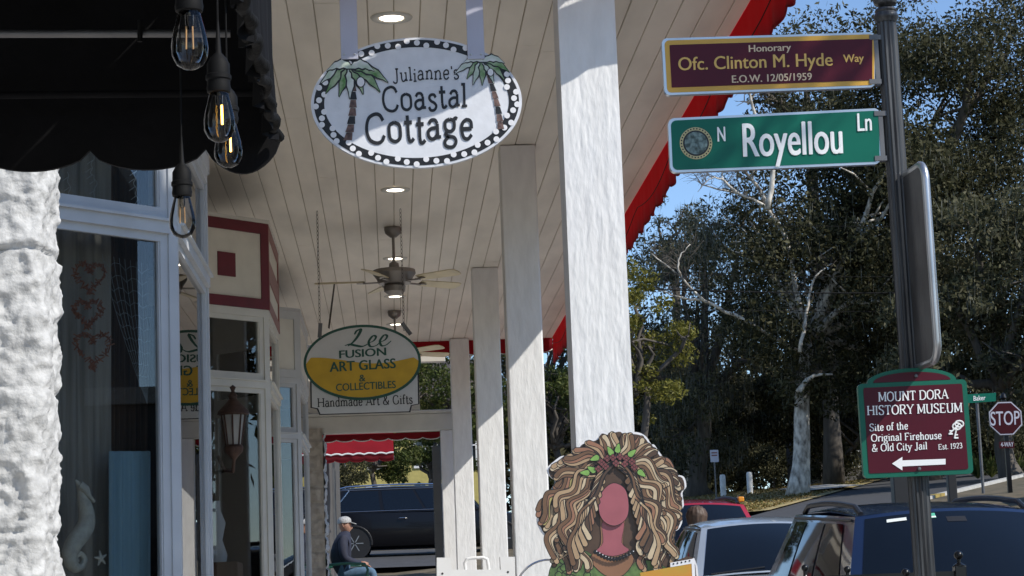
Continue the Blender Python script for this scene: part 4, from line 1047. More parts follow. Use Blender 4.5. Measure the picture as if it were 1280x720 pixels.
for x, y, a in ((746,572,200),(742,588,150),(772,563,80),(788,568,40),(800,590,-40),(734,591,180),(764,566,120)):   # wreath leaves and berries
    a = R(a); ux, uy = math.cos(a), -math.sin(a)
    blob([(x-ux*3, y-uy*3), (x+uy*3.5, y-ux*3.5), (x+ux*9, y+uy*9), (x-uy*3.5, y+ux*3.5)], 9, 1)
for x, y in ((752,578),(759,573),(757,583),(766,572),(775,571),(783,573),(790,577),(793,584),(748,586),(770,579),(781,580)):
    for dx, dy in ((-2.3, 0), (2.3, 0), (0, -2.3), (0, 2.3)): blob([(x+dx-2, y+dy), (x+dx, y+dy-2), (x+dx+2, y+dy), (x+dx, y+dy+2)], 10, .6)
obj('printed_hair', hb, hm, cut, False, fixn=False)
pl = MB().prism(px_poly([(800, 716), (866, 704), (869, 735), (806, 748)], DC-.03), (0, .012, 0), 0)
bo = obj('held_panel', pl, 'orange', cut)
mb = MB().prism(px_poly([(838, 703.5), (868, 698), (870, 735), (866, 735), (864.5, 704.5), (838, 709)], DC-.031), (0, .002, 0), 1)
for k in range(5): disc(mb, P(842+5*k, 704.8-k*.95, DC-.033), .004, .004, 0, 8)
obj('panel_border', mb, ['ink', 'dot'], bo)
obj('stand', MB().bar((ctr.x, DC+.02, cz0+1.2), (ctr.x, DC+.5, cz0+.01), .06, .02), 'tanbox', cut)
# thin hoop behind the cutout
hc = P(686, 742, 9.7)
t = one('metal_hoop', MB().tube([hc + Vector((.155*math.cos(a_), 0, .155*math.sin(a_))) for a_ in [2*math.pi*i/48 for i in range(49)]], .005, 0, 8, False).tube([hc-Vector((0, 0, .155)), (hc.x, 9.7, .49)], .006, 0, 8).box((hc.x-.12, 9.6, .485), (hc.x+.12, 9.8, .497)),
        'chrome', 'thin round metal hoop stand behind the hair cutout', 'hoop stand', (hc.x, 9.7, .485), smooth=True)

# white folding sidewalk sign
DA = 15.4
t = thing('sidewalk_sign', P(595, 760, DA), 'white plastic folding sidewalk sign with handle at the column foot', 'sidewalk sign')
sp_ = [(546, 697), (564, 697), (564.5, 712), (626, 712), (625, 696), (643.5, 696), (648, 860), (546, 862)]
pl = MB().prism(px_poly(sp_, DA), (0, .04, 0), 0)
obj('front_panel', pl, 'plastic', t)
q_ = [Vector((p.x, DA+.06+.0, p.z)) for p in px_poly(sp_, DA)]
obj('rear_panel', MB().prism([Vector((p.x, DA+.055+max(0, (P(595, 697, DA).z-p.z))*.45, p.z)) for p in px_poly(sp_, DA)], (0, .04, 0), 0), 'plastic', t)
hd = [(582, 712), (581, 704), (584, 699), (590, 697.5), (604, 697), (609, 699), (610, 704), (611, 712)]
obj('handle', MB().tube([P(x, y, DA+.02) for x, y in hd], .012, 0, 8), 'plastic', t, True)
mb = MB()
for x, y in ((553, 717), (635, 715)): disc(mb, P(x, y, DA-.002), .008, .008, 0, 10)
obj('pivot_hole', mb, 'ink', t)

# iron fence posts at the kerb
DF = 8.7
fz = .05*DF
fe = thing('iron_fence', (P(1150, 760, DF).x, DF, fz), 'low black iron fence with ball finials in front of the dark blue car', 'iron fence')
for x, y, r_ in ((1198, 694, .019), (1132, 716, .018), (1059, 712, .015), (1006, 710, .015)):
    c = P(x, y, DF); hw = .024 if x == 1198 else .012
    b_ = obj('post', MB().box((c.x-hw, DF-hw, fz), (c.x+hw, DF+hw, c.z-.045), 0, .003).lathe([(hw*1.1, -.047), (hw*1.1, -.042), (.008, -.03), (.008, -.012)], c, n=14), 'iron', fe)
    obj('ball_finial', MB().lathe([(r_*math.sin(math.pi*k/10), -r_*math.cos(math.pi*k/10)) for k in range(11)], c, n=18), 'iron', b_, 'all')
a, b = P(1000, 730, DF), P(1200, 712, DF)
obj('rail', MB().bar((a.x, DF, b.z-.02), (b.x, DF, b.z-.02), .02, .03).bar((a.x, DF, fz+.2), (b.x, DF, fz+.2), .02, .03), 'iron', fe)
mb = MB()
for k in range(1, 12):
    x = a.x+(b.x-a.x)*k/12; mb.box((x-.006, DF-.006, fz+.2), (x+.006, DF+.006, b.z-.02))
obj('picket_row', mb, 'iron', fe)
#==AWNING==
# ------------------------------------------------------------------ black awning and its festoon bulbs
DW = 4.6
zt = P(200, -120, DW).z
aw = thing('black_awning', (P(0, 0, DW).x, 4, zt), 'black canvas awning with scalloped edge at upper left', 'awning')
edge = []
lobes = [(-180, 206), (-35, 190), (112, 188), (257, 186), (352, 172)]
for (xa, ya), (xb, yb) in zip(lobes[:-1], lobes[1:]):
    for k in range(13):
        s = k/13; dip = 25*math.sin(math.pi*s)**.55 if xb < 352 else 38*math.sin(math.pi*s**1.15)**.6
        edge.append((xa+(xb-xa)*s, ya+(yb-ya)*s + dip))
edge.append((352, 172)); edge.append((338, 120))
tl = [(318, 50), (302, -10), (284, -120), (-180, -120)]
poly = px_poly(edge + tl, DW)
obj('end_panel', MB().prism(poly, (0, .012, 0), 0), 'black', aw)
xe_ = P(340, 150, DW).x
# street-side valance running towards the viewer, gathered along its edge
mb = MB(); rows = []
for i in range(120):
    s = i/119; y = DW - 3.4*s; ph = (s*3.4/.26) % 1
    zb = P(350, 185, DW).z + .028*(1-math.sin(math.pi*ph)**.55) - .0
    rows.append((y, zb))
for i, (y, zb) in enumerate(rows):
    for k in range(4):
        z = zb + (zt - zb)*k/3 if k else zb
        mb.v.append((xe_ + (.012*math.sin(y*46)+.008*math.sin(y*97))*(1 if k < 1 else .4), y, z))
for i in range(len(rows)-1):
    for k in range(3): a_ = i*4+k; mb.f.append((a_, a_+4, a_+5, a_+1)); mb.m.append(0)
vo = obj('valance', mb, 'black', aw, 'all')
mb = MB(); pts = []; rad = []
for i in range(110):
    s = i/109; y = DW - .02 - 2.2*s; pts.append((xe_+.012+.006*math.sin(y*40), y, P(350, 172, DW).z + .004*math.sin(y*60))); rad.append(.010+.011*abs(noise.noise(Vector((y*13, 3, 1)))))
obj('gathered_edge', MB().tube(pts, rad, 0, 10), 'rim', vo, 'all')
obj('canopy', MB().prism([(xe_, .6, zt), (xe_-2.4, .6, zt+.9), (xe_-2.4, DW, zt+.9), (xe_, DW, zt)], (0, 0, .008), 0).prism([(xe_, DW+.002, zt), (xe_-2.4, DW+.002, zt), (xe_-2.4, DW+.002, zt+.9)], (0, .008, 0), 0), 'black', aw)
obj('frame_bar', MB().tube([P(-300, 43, 4.3), P(288, 42, 4.3)], .0085, 0, 10), 'steel', aw, True)
obj('frame_bar', MB().tube([P(-300, 122, 4.5), P(322, 116, 4.5)], .0085, 0, 10), 'black', aw, True)
obj('tie_strap', MB().tube([P(175, 25, 4.28), P(175, 52, 4.28)], .006, 0, 6), 'socket', aw)
bulbs = [(237, 50, 2.62, 0, 'largest clear unlit bulb hanging in front of the black awning'), (274, 146, 3.1, 1, 'lit clear bulb with glowing filament, higher of the lit pair'),
         (285, 181, 3.45, 1, 'lit clear bulb partly behind another lit bulb'), (228, 271, 3.75, 0, 'lowest clear unlit bulb hanging before the shop window')]
spts = []
for px, py, d, lit, lab in bulbs:
    c = P(px, py, d); r_ = .0238
    t = thing('festoon_bulb', c + Vector((0, 0, .13)), lab, 'light bulb', 'festoon bulbs under the black awning')
    prof = [(0, -.040), (.008, -.0385), (.017, -.033), (.0228, -.022), (.0242, -.010), (.0225, .004), (.0185, .02), (.0150, .034), (.0135, .044)]
    obj('glass', MB().lathe(prof, c, n=28), 'bulb', t, 'all')
    obj('socket', MB().lathe([(.0135, .036), (.0175, .038), (.0185, .045), (.0175, .05), (.0175, .056), (.0195, .058), (.0195, .064), (.0175, .066), (.0172, .082), (.012, .092), (.005, .10), (.0018, .15)], c, n=24), 'socket', t, True)
    fl = MB()
    for s in (-1, 1):
        if lit and s < 0: continue
        fl.tube([c+Vector((s*.004, 0, .018)), c+Vector((s*.0045, 0, -.012))], .0016 if lit else .0012, 0, 8)
    obj('filament', fl, 'filon' if lit else 'filoff', t)
    obj('stem', MB().lathe([(.006, .04), (.005, .02), (.002, .016)], c, n=10), 'bulb', t, True)
    spts.append(c + Vector((0, 0, .15)))
cab = MB(); zc = zt + .25
tops = [Vector((p.x, p.y, P(px_, 0, p.y).z + .12)) for p, (px_, *_r) in zip(spts, bulbs)]
for p, tp in zip(spts, tops): cab.tube([p, Vector((p.x, p.y, max(tp.z, p.z+.05)))], .0016, 0, 6)
for a_, b_ in zip(tops[:-1], tops[1:]): cab.tube([a_.lerp(b_, k/8) - Vector((0, 0, .05*math.sin(math.pi*k/8))) for k in range(9)], .004, 0, 6)
tag(obj('festoon_cable', cab, 'socket'), 'black cable holding the hanging bulbs under the awning', 'cable')
# narrow navy board between awning and ceiling
a = P(331.5, 130, 8.6); b = P(326, -140, 8.6)
t = thing('edge_board', a, 'narrow navy board with pale trim beside the black awning', 'edge board')
obj('board', MB().box((a.x-.021, 8.6, a.z), (a.x+.017, 8.75, b.z), 0, .003), 'navy', t)
obj('trim', MB().box((a.x-.045, 8.59, a.z-.05), (a.x-.023, 8.76, b.z), 0, .003), 'trimc', t)

# the building the black awning hangs from
nbw = thing('corner_building', (-4.5, 4, .1), 'white rendered corner building carrying the black awning', 'building')
obj('wall', MB().box((-9, -3, -.5), (xe_-2.38, 7.55, 6.5)), 'stone', nbw)
do = obj('door', MB().box((xe_-2.378, 1.2, .06), (xe_-2.34, 2.2, 2.3), 0, .004), 'sgrey', nbw)
obj('handle', MB().tube([(xe_-2.34, 2.05, 1.1), (xe_-2.29, 2.05, 1.12), (xe_-2.29, 2.05, 1.3), (xe_-2.34, 2.05, 1.32)], .012, 0, 8), 'chrome', do)
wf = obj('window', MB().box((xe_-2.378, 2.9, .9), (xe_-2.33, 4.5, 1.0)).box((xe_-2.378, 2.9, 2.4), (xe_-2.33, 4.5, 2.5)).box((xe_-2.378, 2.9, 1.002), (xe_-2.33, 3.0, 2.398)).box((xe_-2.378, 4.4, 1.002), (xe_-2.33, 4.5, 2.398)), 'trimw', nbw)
obj('pane', MB().box((xe_-2.378, 3.0, 1.0), (xe_-2.36, 4.4, 2.4)), 'wing', wf)
# ------------------------------------------------------------------ things in the first shop window
def facept(px, py, back):
    """point 'back' metres behind the first angled window"""
    n = Vector((.7071, -.7071, 0)); o = Vector((-.96, 9.62, 0)) - n*back
    v = M3 @ Vector((px-640, 360-py, -F)); s = (o - EYE).dot(n)/v.dot(n); return EYE + v*s
NW = Vector((.7071, -.7071, 0)); UW = Vector((.7071, .7071, 0))
def lay_tube(pts, r, back, mb, mi=0, n=8):
    mb.tube([facept(x, y, back) for x, y in pts], r, mi, n); return mb
c = cat([(101, 607), (104, 622), (108, 640), (108, 655), (101, 668), (92, 680), (87, 695), (92, 708), (101, 709), (106, 700), (101, 692), (95, 697), (98, 702)], 4)
n_ = len(c); rad = [(.016+.020*math.sin(math.pi*min(1, i/n_*1.5)))*(1 if i < n_*.55 else max(.3, 1-(i/n_-.55)*1.5)) for i in range(n_)]
sh = MB().tube([facept(p.x, p.y, .12) for p in c], [1.15*r0 for r0 in rad], 0, 12)
sh.tube([facept(99, 606, .11), facept(107, 612, .10), facept(112, 621, .09), facept(118, 627, .09)], [.022, .020, .010, .008], 0, 10)
sh.tube([facept(95, 600, .11), facept(99, 606, .11)], [.004, .014], 0, 8)
one('seahorse_ornament', sh, 'shell', 'white seahorse ornament at the bottom of the first shop window', 'ornament', facept(95, 715, .12), smooth=True)
st = MB(); c = facept(126, 698, .10)
for k in range(5):
    a_ = R(90+72*k+10); d_ = UW*math.cos(a_) + Vector((0, 0, 1))*math.sin(a_); st.tube([c, c+d_*.035], [.010, .003], 0, 8)
one('starfish_ornament', st, 'shell', 'small white starfish beside the seahorse in the window', 'ornament', c, smooth=True)
for (px, py, s, lab) in ((112, 345, 1, 'copper tinsel heart hanging highest in the window'), (110, 390, .9, 'middle copper tinsel wreath in the window'), (116, 435, 1.15, 'lowest and largest copper tinsel wreath in the window')):
    mb = MB(); rs2 = random.Random(int(py))
    for k in range(90):
        t_ = 2*math.pi*k/90; hx = 16*math.sin(t_)**3; hy = 13*math.cos(t_)-5*math.cos(2*t_)-2*math.cos(3*t_)-math.cos(4*t_)
        c = facept(px + hx*1.15*s, py - hy*1.25*s, .14) + Vector((rs2.uniform(-.006, .006), rs2.uniform(-.006, .006), rs2.uniform(-.006, .006)))
        d_ = Vector((rs2.uniform(-1, 1), rs2.uniform(-1, 1), rs2.uniform(-1, 1)))*.016; mb.tube([c-d_, c+d_], .0034, 0, 4)
    one('tinsel_heart', mb, 'wicker', lab, 'wreath', facept(px, py, .14), 'tinsel hearts in the window')
mb = MB()
tops_ = [(128+7*i, 318+1.5*i) for i in range(10)]
def netp(i, t_): x0_, y0_ = tops_[i]; return (x0_+(184-x0_)*t_**1.25, y0_+(505-y0_)*t_)
for i in range(10): lay_tube([netp(i, k/8) for k in range(9)], .0011, .16, mb, 0, 4)
for j in range(11):
    t_ = .04+.085*j; lay_tube([(netp(i, t_)[0], netp(i, t_)[1] + 7*(1-t_)*math.sin(math.pi*(i % 3)/2.0)) for i in range(10)], .0010, .16, mb, 0, 4)
one('fishing_net', mb, 'net', 'pale fishing net draped inside the first shop window', 'net', facept(160, 400, .18))
for k, (pts, lab) in enumerate((([(84, 215), (87, 240), (82, 260)], 'a'), ([(117, 195), (114, 215), (120, 230), (112, 265)], 'b'), ([(170, 210), (168, 228), (171, 250), (165, 270)], 'c'))):
    mb = MB(); q_ = cat(pts, 8); lay_tube([(p.x+1.5*math.sin(i*1.3), p.y) for i, p in enumerate(q_)], .0016, .10, mb, 0, 5)
    for i in range(2, len(q_), 4): lay_tube([(q_[i].x, q_[i].y), (q_[i].x+(-7 if i % 8 else 7), q_[i].y+5)], .0014, .10, mb, 0, 5)
    one('fairy_lights', mb, 'wire', ['white fairy light wire at the left of the upper pane', 'white fairy light wire in the middle of the upper pane', 'white fairy light wire on the blue part of the upper pane'][k], 'fairy lights', facept(*pts[0], .1), 'fairy light wires in the upper pane')
mb = MB()
for k in range(40):
    pass
mb.grid(lambda u, v: facept(136+54*u, 564+200*v, .20) + NW*(.012*math.sin(u*30)), 40, 2)
one('blue_cloth', mb, 'bluepanel', 'pale blue cloth hanging low inside the first window', 'cloth', facept(160, 700, .3), smooth='all')
mb = MB().grid(lambda u, v: facept(20+118*u, 180+640*v, .34) + NW*(.012*math.sin(u*34)), 60, 2)
one('window_curtain', mb, 'curtain', 'pale grey brown curtain at the left of the first window', 'curtain', facept(90, 700, .34), smooth='all')
mb = MB().grid(lambda u, v: facept(139+46*u, 180+640*v, .40) + NW*(.015*math.sin(u*44)), 60, 2)
one('window_curtain', mb, 'curtaind', 'dark brown curtain at the right of the first window', 'curtain', facept(180, 700, .40), smooth='all')
# lantern and table in the second bay
lc = Vector((P(292, 545, 16.0).x, 16.0, P(292, 545, 16.0).z)); 
t = thing('wall_lantern', lc, 'rusty copper lantern with finial standing before the second bay window', 'lantern')
s = 1/F*16
obj('cap', MB().lathe([(0, 64*s), (4*s, 61*s), (2*s, 56*s), (6*s, 50*s), (5*s, 46*s), (10*s, 40*s), (19*s, 31*s), (20*s, 27*s), (15*s, 26*s)], lc, n=16), 'lantern', t, True)
obj('glass_body', MB().lathe([(14*s, 26*s), (9*s, -12*s)], lc, n=8), 'frost', t)
mb = MB()
for k in range(8):
    a_ = 2*math.pi*k/8; mb.tube([lc+Vector((14.6*s*math.cos(a_), 14.6*s*math.sin(a_), 26*s)), lc+Vector((9.4*s*math.cos(a_), 9.4*s*math.sin(a_), -12*s))], .007, 0, 5)
obj('cage', mb, 'lantern', t)
obj('arm', MB().tube([lc+Vector((0, 0, -27*s)), lc+Vector((-.02, .15, -.26)), lc+Vector((-.1, .35, -.24)), lc+Vector((-.16, .47, -.12))], .014, 0, 8), 'lantern', t, True)
obj('foot', MB().lathe([(10*s, -11*s), (12*s, -14*s), (11*s, -20*s), (5*s, -26*s), (2*s, -30*s), (0, -31*s)], lc, n=16), 'lantern', t, True)
dz_ = P(300, 690, 16.9)
mb = MB().box((-1.75, 17.0, 1.35), (-1.25, 17.6, 1.95), 0, .01)
one('display_crate', mb, 'tanbox', 'brown wooden crate inside the second bay window', 'crate', (-1.5, 17.3, 1.35))
mb = MB().lathe([(.09, 0), (.10, .06), (.06, .18), (.09, .32), (.05, .42), (.045, .5)], (-1.45, 17.25, 1.953), n=20)
one('ceramic_vase', mb, 'dot', 'pale ceramic vase on the crate in the second bay', 'vase', (-1.45, 17.25, 1.953), smooth=True)
mb = MB().box((-1.9, 10.1, 1.03), (-1.3, 10.9, 1.5), 0, .01)
one('display_crate', mb, 'tanbox', 'reddish wooden crate low inside the first bay', 'crate', (-1.6, 10.5, 1.03))
#==CARS==
# ------------------------------------------------------------------ cars
def make_car(root, paint, kind='suv', rails=True, L=4.7, W=1.9, H=1.68, railm='trimblk', handles=True):
    hw = W/2; suv = kind != 'sedan'
    zb = 1.05*(H/1.68) if suv else .93
    hood = zb - .06
    if kind == 'long':
        yw0, yw1, yr1, yr0 = -1.35, -.70, L/2-.42, L/2-.12
    elif suv:
        yw0, yw1, yr1, yr0 = -1.05, -.42, L/2-.55, L/2-.18
    else:
        yw0, yw1, yr1, yr0 = -.95, -.15, 1.05, 1.75
    f = -L/2; r = L/2
    st = [(f, .38, .62, hw*.62), (f+.06, .28, .78, hw*.84), (f+.22, .24, hood-.12, hw*.94), (f+.7, .22, hood-.03, hw*.985), (yw0, .22, zb, hw), (0, .22, zb+.01, hw),
          (r-1.0, .22, zb+.03, hw), (r-.30, .26, zb+.02 if suv else zb+.04, hw*.97), (r-.06, .30, zb-.10 if suv else zb-.06, hw*.88), (r, .42, .70, hw*.70)]
    mb = MB(); ring = []
    for y, z0, z1, w_ in st:
        zm = z0 + (z1-z0)*.55
        prof = [(-.70*w_, z0), (-.95*w_, z0+.06), (-w_, z0+.2*(z1-z0)), (-w_*1.0, zm), (-.985*w_, z0+(z1-z0)*.82), (-.95*w_, z1-.03), (-.86*w_, z1), (-.45*w_, z1+.022), (0, z1+.03)]
        prof = prof + [(-x, z) for x, z in prof[-2::-1]]
        ring.append([(x, y, z) for x, z in prof])
    n = len(ring[0])
    for q_ in ring: mb.v += q_
    for i in range(len(ring)-1):
        for k in range(n-1): mb.f.append((i*n+k, i*n+k+1, (i+1)*n+k+1, (i+1)*n+k)); mb.m.append(0)
        mb.f.append((i*n+n-1, i*n, (i+1)*n, (i+1)*n+n-1)); mb.m.append(0)
    mb.f.append(tuple(range(n))); mb.f.append(tuple(range((len(ring)-1)*n, len(ring)*n))[::-1]); mb.m += [0, 0]
    hb_, hr_ = hw*.93, hw*.70
    zr = H - .055
    def patch(c00, c10, c01, c11, bul, ax):
        c00, c10, c01, c11 = map(Vector, (c00, c10, c01, c11)); ax = Vector(ax)
        def fn(u, v, off=0): return c00.lerp(c10, u).lerp(c01.lerp(c11, u), v) + ax*(bul*4*u*(1-u)*(.6+.4*4*v*(1-v)) + off)
        return fn
    WS = patch((-hb_, yw0, zb), (hb_, yw0, zb), (-hr_, yw1, zr), (hr_, yw1, zr), .16, (0, -.82, .45))
    RW = patch((-hb_, yr0, zb), (hb_, yr0, zb), (-hr_, yr1, zr), (hr_, yr1, zr), .08, (0, .9, .35))
    RF = patch((-hr_, yw1, zr), (hr_, yw1, zr), (-hr_, yr1, zr), (hr_, yr1, zr), 0, (0, 0, 1))
    def roof_(u, v, off=0):
        p = RF(u, v); fade = min(1, 4*v, 4*(1-v))
        p.y += (-.16*.64*4*u*(1-u)*.82*max(0, 1-v*3)); p.z += .055*(4*u*(1-u))**.6*(.55+.45*math.sin(math.pi*v)) + .03*math.sin(math.pi*v) + .045*4*u*(1-u)*max(0, 1-v*3)*0
        p.z += off; return p
    SD = {s: patch((s*hb_, yw0, zb), (s*hb_, yr0, zb), (s*hr_, yw1, zr), (s*hr_, yr1, zr), .035, (s, 0, .25)) for s in (-1, 1)}
    mb.grid(WS, 14, 8); mb.grid(RW, 12, 6); mb.grid(roof_, 16, 14); mb.grid(SD[-1], 14, 6); mb.grid(SD[1], 14, 6)
    body = obj('body', mb, paint, root, True)
    gl = lambda fn, u0, u1, v0, v1, off, nu=12, nv=6: MB().grid(lambda u, v: fn(u0+(u1-u0)*u, v0+(v1-v0)*v, off), nu, nv)
    ws = obj('windshield', gl(WS, .05, .95, .03, .95, .006, 16, 8), 'carglass', root, 'all')
    obj('rear_window', gl(RW, .10, .90, .15, .92, .006), 'carglass', root, 'all')
    for s in (-1, 1):
        cuts = [(.10, .36), (.385, .66), (.685, .90)] if kind != 'long' else [(.12, .33), (.35, .60), (.625, .90)]
        for (u0, u1) in cuts:
            def fn(u, v, off, s=s, u0=u0, u1=u1):
                vv = .10 + .80*v; sl = 0
                uu = u0 + (u1-u0)*u
                if u0 < .2: uu += .04*(1-u)*(1-vv)*-1 + .03*(1-u)
                return SD[s](uu, vv, off)
            obj('side_window', MB().grid(lambda u, v: fn(u, v, .006), 6, 5), 'carglass', root, 'all')
        ed = MB().tube([SD[s](.06+.88*k/10, .06, .01) for k in range(11)], .010, 0, 6)
        ed.tube([SD[s](.03+.92*k/10, .955, .008) for k in range(11)], .010, 0, 6)
        if kind == 'long': ed.tube([SD[s](.93, .08, .012), SD[s](.90, .5, .012), SD[s](.86, .93, .012)], .016, 0, 6)
        obj('window_trim', ed, 'chrome' if kind == 'long' else 'trimblk', root, True)
        mc = Vector((s*(hw+.11), yw0+.28, zb+.07))
        mm = obj('side_mirror', MB().lathe([(0, -.10), (.05, -.095), (.085, -.06), (.092, 0), (.08, .05), (.03, .075), (0, .08)], mc, (s, .15, 0), 14).bar(mc, mc+Vector((-s*.18, .05, -.05)), .05, .03), paint if kind != 'suvdark' else 'trimblk', root, True)
        if rails and suv:
            rp = [roof_(.5+s*.455, .04+.92*k/12, .045 if 0 < k < 12 else .0) for k in range(13)]
            obj('roof_rail', MB().tube(rp, .022, 0, 8), railm, root, True)
        obj('headlight', MB().lathe([(0, -.03), (.06, -.02), (.09, .02), (.09, .06)], Vector((s*hw*.70, f+.15, .74 if suv else .66)), (s*.35, 1, 0), 14), 'headl', root, True)
        obj('taillight', MB().box((s*hw*.80-.09, r-.13, .80), (s*hw*.80+.09, r-.03, 1.0 if suv else .9), 0, .02), 'redcar', root)
        for yy in (yw0+.85, yw0+1.85):
            if handles:
                obj('door_handle', MB().tube([(s*(hw+.0), yy, zb-.16), (s*(hw+.035), yy+.03, zb-.15), (s*(hw+.035), yy+.17, zb-.15), (s*(hw+.0), yy+.2, zb-.16)], .013, 0, 8), 'chrome' if kind == 'long' else paint, root, True)
        for yy in (f+.88, r-.95):
            R_ = .37 if suv else .33; c = Vector((s*(hw-.115), yy, R_))
            wh = obj('wheel', MB().lathe([(R_*.62, -.11), (R_*.93, -.115), (R_, -.07), (R_, .07), (R_*.93, .115), (R_*.62, .11)], c, (s, 0, 0), 30), 'tyre', root, True)
            rm = MB().lathe([(R_*.63, .10), (R_*.60, .115), (R_*.55, .10), (R_*.54, .03)], c, (s, 0, 0), 30)
            for k in range(6):
                a_ = 2*math.pi*k/6; dd = Vector((0, math.cos(a_), math.sin(a_))); rm.bar(c+Vector((s*.095, 0, 0))+dd*.03, c+Vector((s*.095, 0, 0))+dd*R_*.58, .022, .06, 0, Vector((1, 0, 0)))
            rm.lathe([(0, .115), (.05, .112), (.06, .09)], c, (s, 0, 0), 16)
            obj('rim', rm, 'silver', wh, True)
            obj('wheel_arch', MB().tube([Vector((s*(hw-.004), yy+(R_+.05)*math.cos(b_), R_+(R_+.05)*math.sin(b_))) for b_ in [math.pi*k/14-.1 for k in range(16)]], .03, 0, 6).lathe([(0, .0), (R_+.04, .0)], Vector((s*(hw+.003), yy, R_)), (s, 0, 0), 28), 'trimblk', root)
    gr = MB().box((-hw*.45, f-.012, .50), (hw*.45, f+.1, .74), 0, .02)
    for k in range(4): gr.box((-hw*.43, f-.022, .53+.05*k), (hw*.43, f-.010, .545+.05*k), 1)
    obj('grille', gr, ['trimblk', 'chrome'], root)
    obj('bumper', MB().box((-hw*.70, f-.03, .30), (hw*.70, f+.15, .46), 0, .03), 'trimblk', root)
    wp = MB()
    for s in (-.45, .35): wp.tube([WS(.5+s*.9, .035, .015), WS(.5+s*.9+.32, .075, .015)], .008, 0, 6)
    obj('wiper', wp, 'trimblk', root)
    return dict(WS=WS, roof=roof_, SD=SD, body=body, ws=ws)
def park(x, y, name, label, group=None, rz=0):
    """cars are built at the origin, then set on the sloping street"""
    t = thing(name, (0, 0, 0), label, 'car', group); return t
def place(t, x, y, z, rz=0, pitch=.05):
    t.location = (x, y, z); t.rotation_euler = (math.atan(pitch), 0, rz)
GP = 'cars parked along the street'
dsuv = thing('parked_car', (0, 0, 0), 'dark blue car with roof rails and tinted windshield behind the sign pole', 'car', GP)
k = make_car(dsuv, 'bluebl', 'suv', True, 4.75, 1.93, 1.68)
for u0, u1, v0, v1, m in ((.16, .26, .86, .90, 'sticker'), (.35, .41, .86, .93, 'stickg'), (.35, .41, .865, .885, 'sticker')):
    obj('windshield_sticker', MB().grid(lambda u, v: k['WS'](u0+(u1-u0)*u, v0+(v1-v0)*v, .009 if m == 'stickg' else .011), 3, 2), m, k['ws'])
obj('rear_view_mirror', MB().grid(lambda u, v: k['WS'](.46+.1*u, .80+.07*v, .008), 3, 2), 'trimblk', k['ws'])
place(dsuv, 4.05, 15.6, .46)
ssd = thing('parked_car', (0, 0, 0), 'silver sedan parked between the red and the dark blue cars', 'car', GP)
k = make_car(ssd, 'silvercar', 'sedan', False, 4.7, 1.82, 1.47)
place(ssd, 3.84, 21.8, .82)
rsuv = thing('parked_car', (0, 0, 0), 'red car with roof rails parked behind the silver sedan', 'car', GP)
k = make_car(rsuv, 'redcar', 'suv', True, 4.6, 1.85, 1.72)
obj('roof_lamp', MB().box((.60, -.30, 1.70), (.68, -.12, 1.77), 0, .015), 'amber', rsuv)
place(rsuv, 3.98, 27.8, 1.05)
dc = thing('parked_car', (0, 0, 0), 'dark grey car glimpsed between the white columns', 'car', GP)
make_car(dc, 'blackcar', 'suv', False, 4.6, 1.85, 1.66); place(dc, 3.3, 37.5, 1.62)
fc = thing('parked_car', (0, 0, 0), 'black car at the right edge beyond the stop sign post', 'car', GP)
make_car(fc, 'blackcar', 'sedan', False, 4.6, 1.82, 1.45); place(fc, 15.6, 42.0, ZG(15.6, 42)-.1, R(90), 0)
big = thing('parked_car', (0, 0, 0), 'long black car side on beyond the end of the porch', 'car')
make_car(big, 'blackcar', 'long', True, 5.5, 2.0, 1.78, 'chrome')
place(big, P(533, 690, 54).x, 53.2, 2.74, R(90), 0)
sg = 2.86
#==PEOPLE==
# ------------------------------------------------------------------ people
def skin_body(name, joints, edges, mats, tags, parent, extra=(), root=0, sub=2):
    me = bpy.data.meshes.new(name); me.from_pydata([j[:3] for j in joints], edges, [])
    o = bpy.data.objects.new(name, me); C.objects.link(o)
    o.modifiers.new('s', 'SKIN'); sv = me.skin_vertices[0].data
    for i, j in enumerate(joints): sv[i].radius = (j[3], j[4] if len(j) > 4 else j[3]); sv[i].use_root = (i == root)
    ms = o.modifiers.new('d', 'SUBSURF'); ms.levels = sub; ms.render_levels = sub
    bpy.context.view_layer.update()
    m2 = bpy.data.meshes.new_from_object(o.evaluated_get(bpy.context.evaluated_depsgraph_get()))
    bpy.data.objects.remove(o)
    mb = MB(); mb.v = [tuple(v.co) for v in m2.vertices]
    J = [Vector(j[:3]) for j in joints]
    for p in m2.polygons:
        c = p.center; best = 0; bd = 1e9
        for ei, (a, b) in enumerate(edges):
            A, B_ = J[a], J[b]; ab = B_-A; t_ = max(0, min(1, (c-A).dot(ab)/max(1e-9, ab.length_squared))); dd = (A+ab*t_-c).length
            if dd < bd: bd = dd; best = ei
        mb.f.append(tuple(p.vertices)); mb.m.append(tags[best])
    for e in extra: mb.add(e.v, e.f, 0); mb.m[-len(e.f):] = e.m
    return obj(name, mb, mats, parent, 'all')
def hand(c, d, up, mi):
    """palm with five bent fingers reaching along d"""
    mb = MB(); d = Vector(d).normalized(); up = Vector(up).normalized(); s = d.cross(up).normalized(); c = Vector(c)
    mb.tube([c-d*.02, c+d*.03, c+d*.085], [.026, .038, .036], mi, 10)
    for k, L in enumerate((.065, .078, .083, .075, .058)):
        if k == 0: mb.tube([c+s*.03+d*.02, c+s*.055+d*.045, c+s*.06+d*.075], [.012, .011, .008], mi, 7)
        else:
            o = s*(.030-.02*(k-1)); mb.tube([c+o+d*.075, c+o+d*(.075+L*.5)-up*.008, c+o+d*(.075+L)-up*.03], [.010, .0095, .007], mi, 7)
    return mb
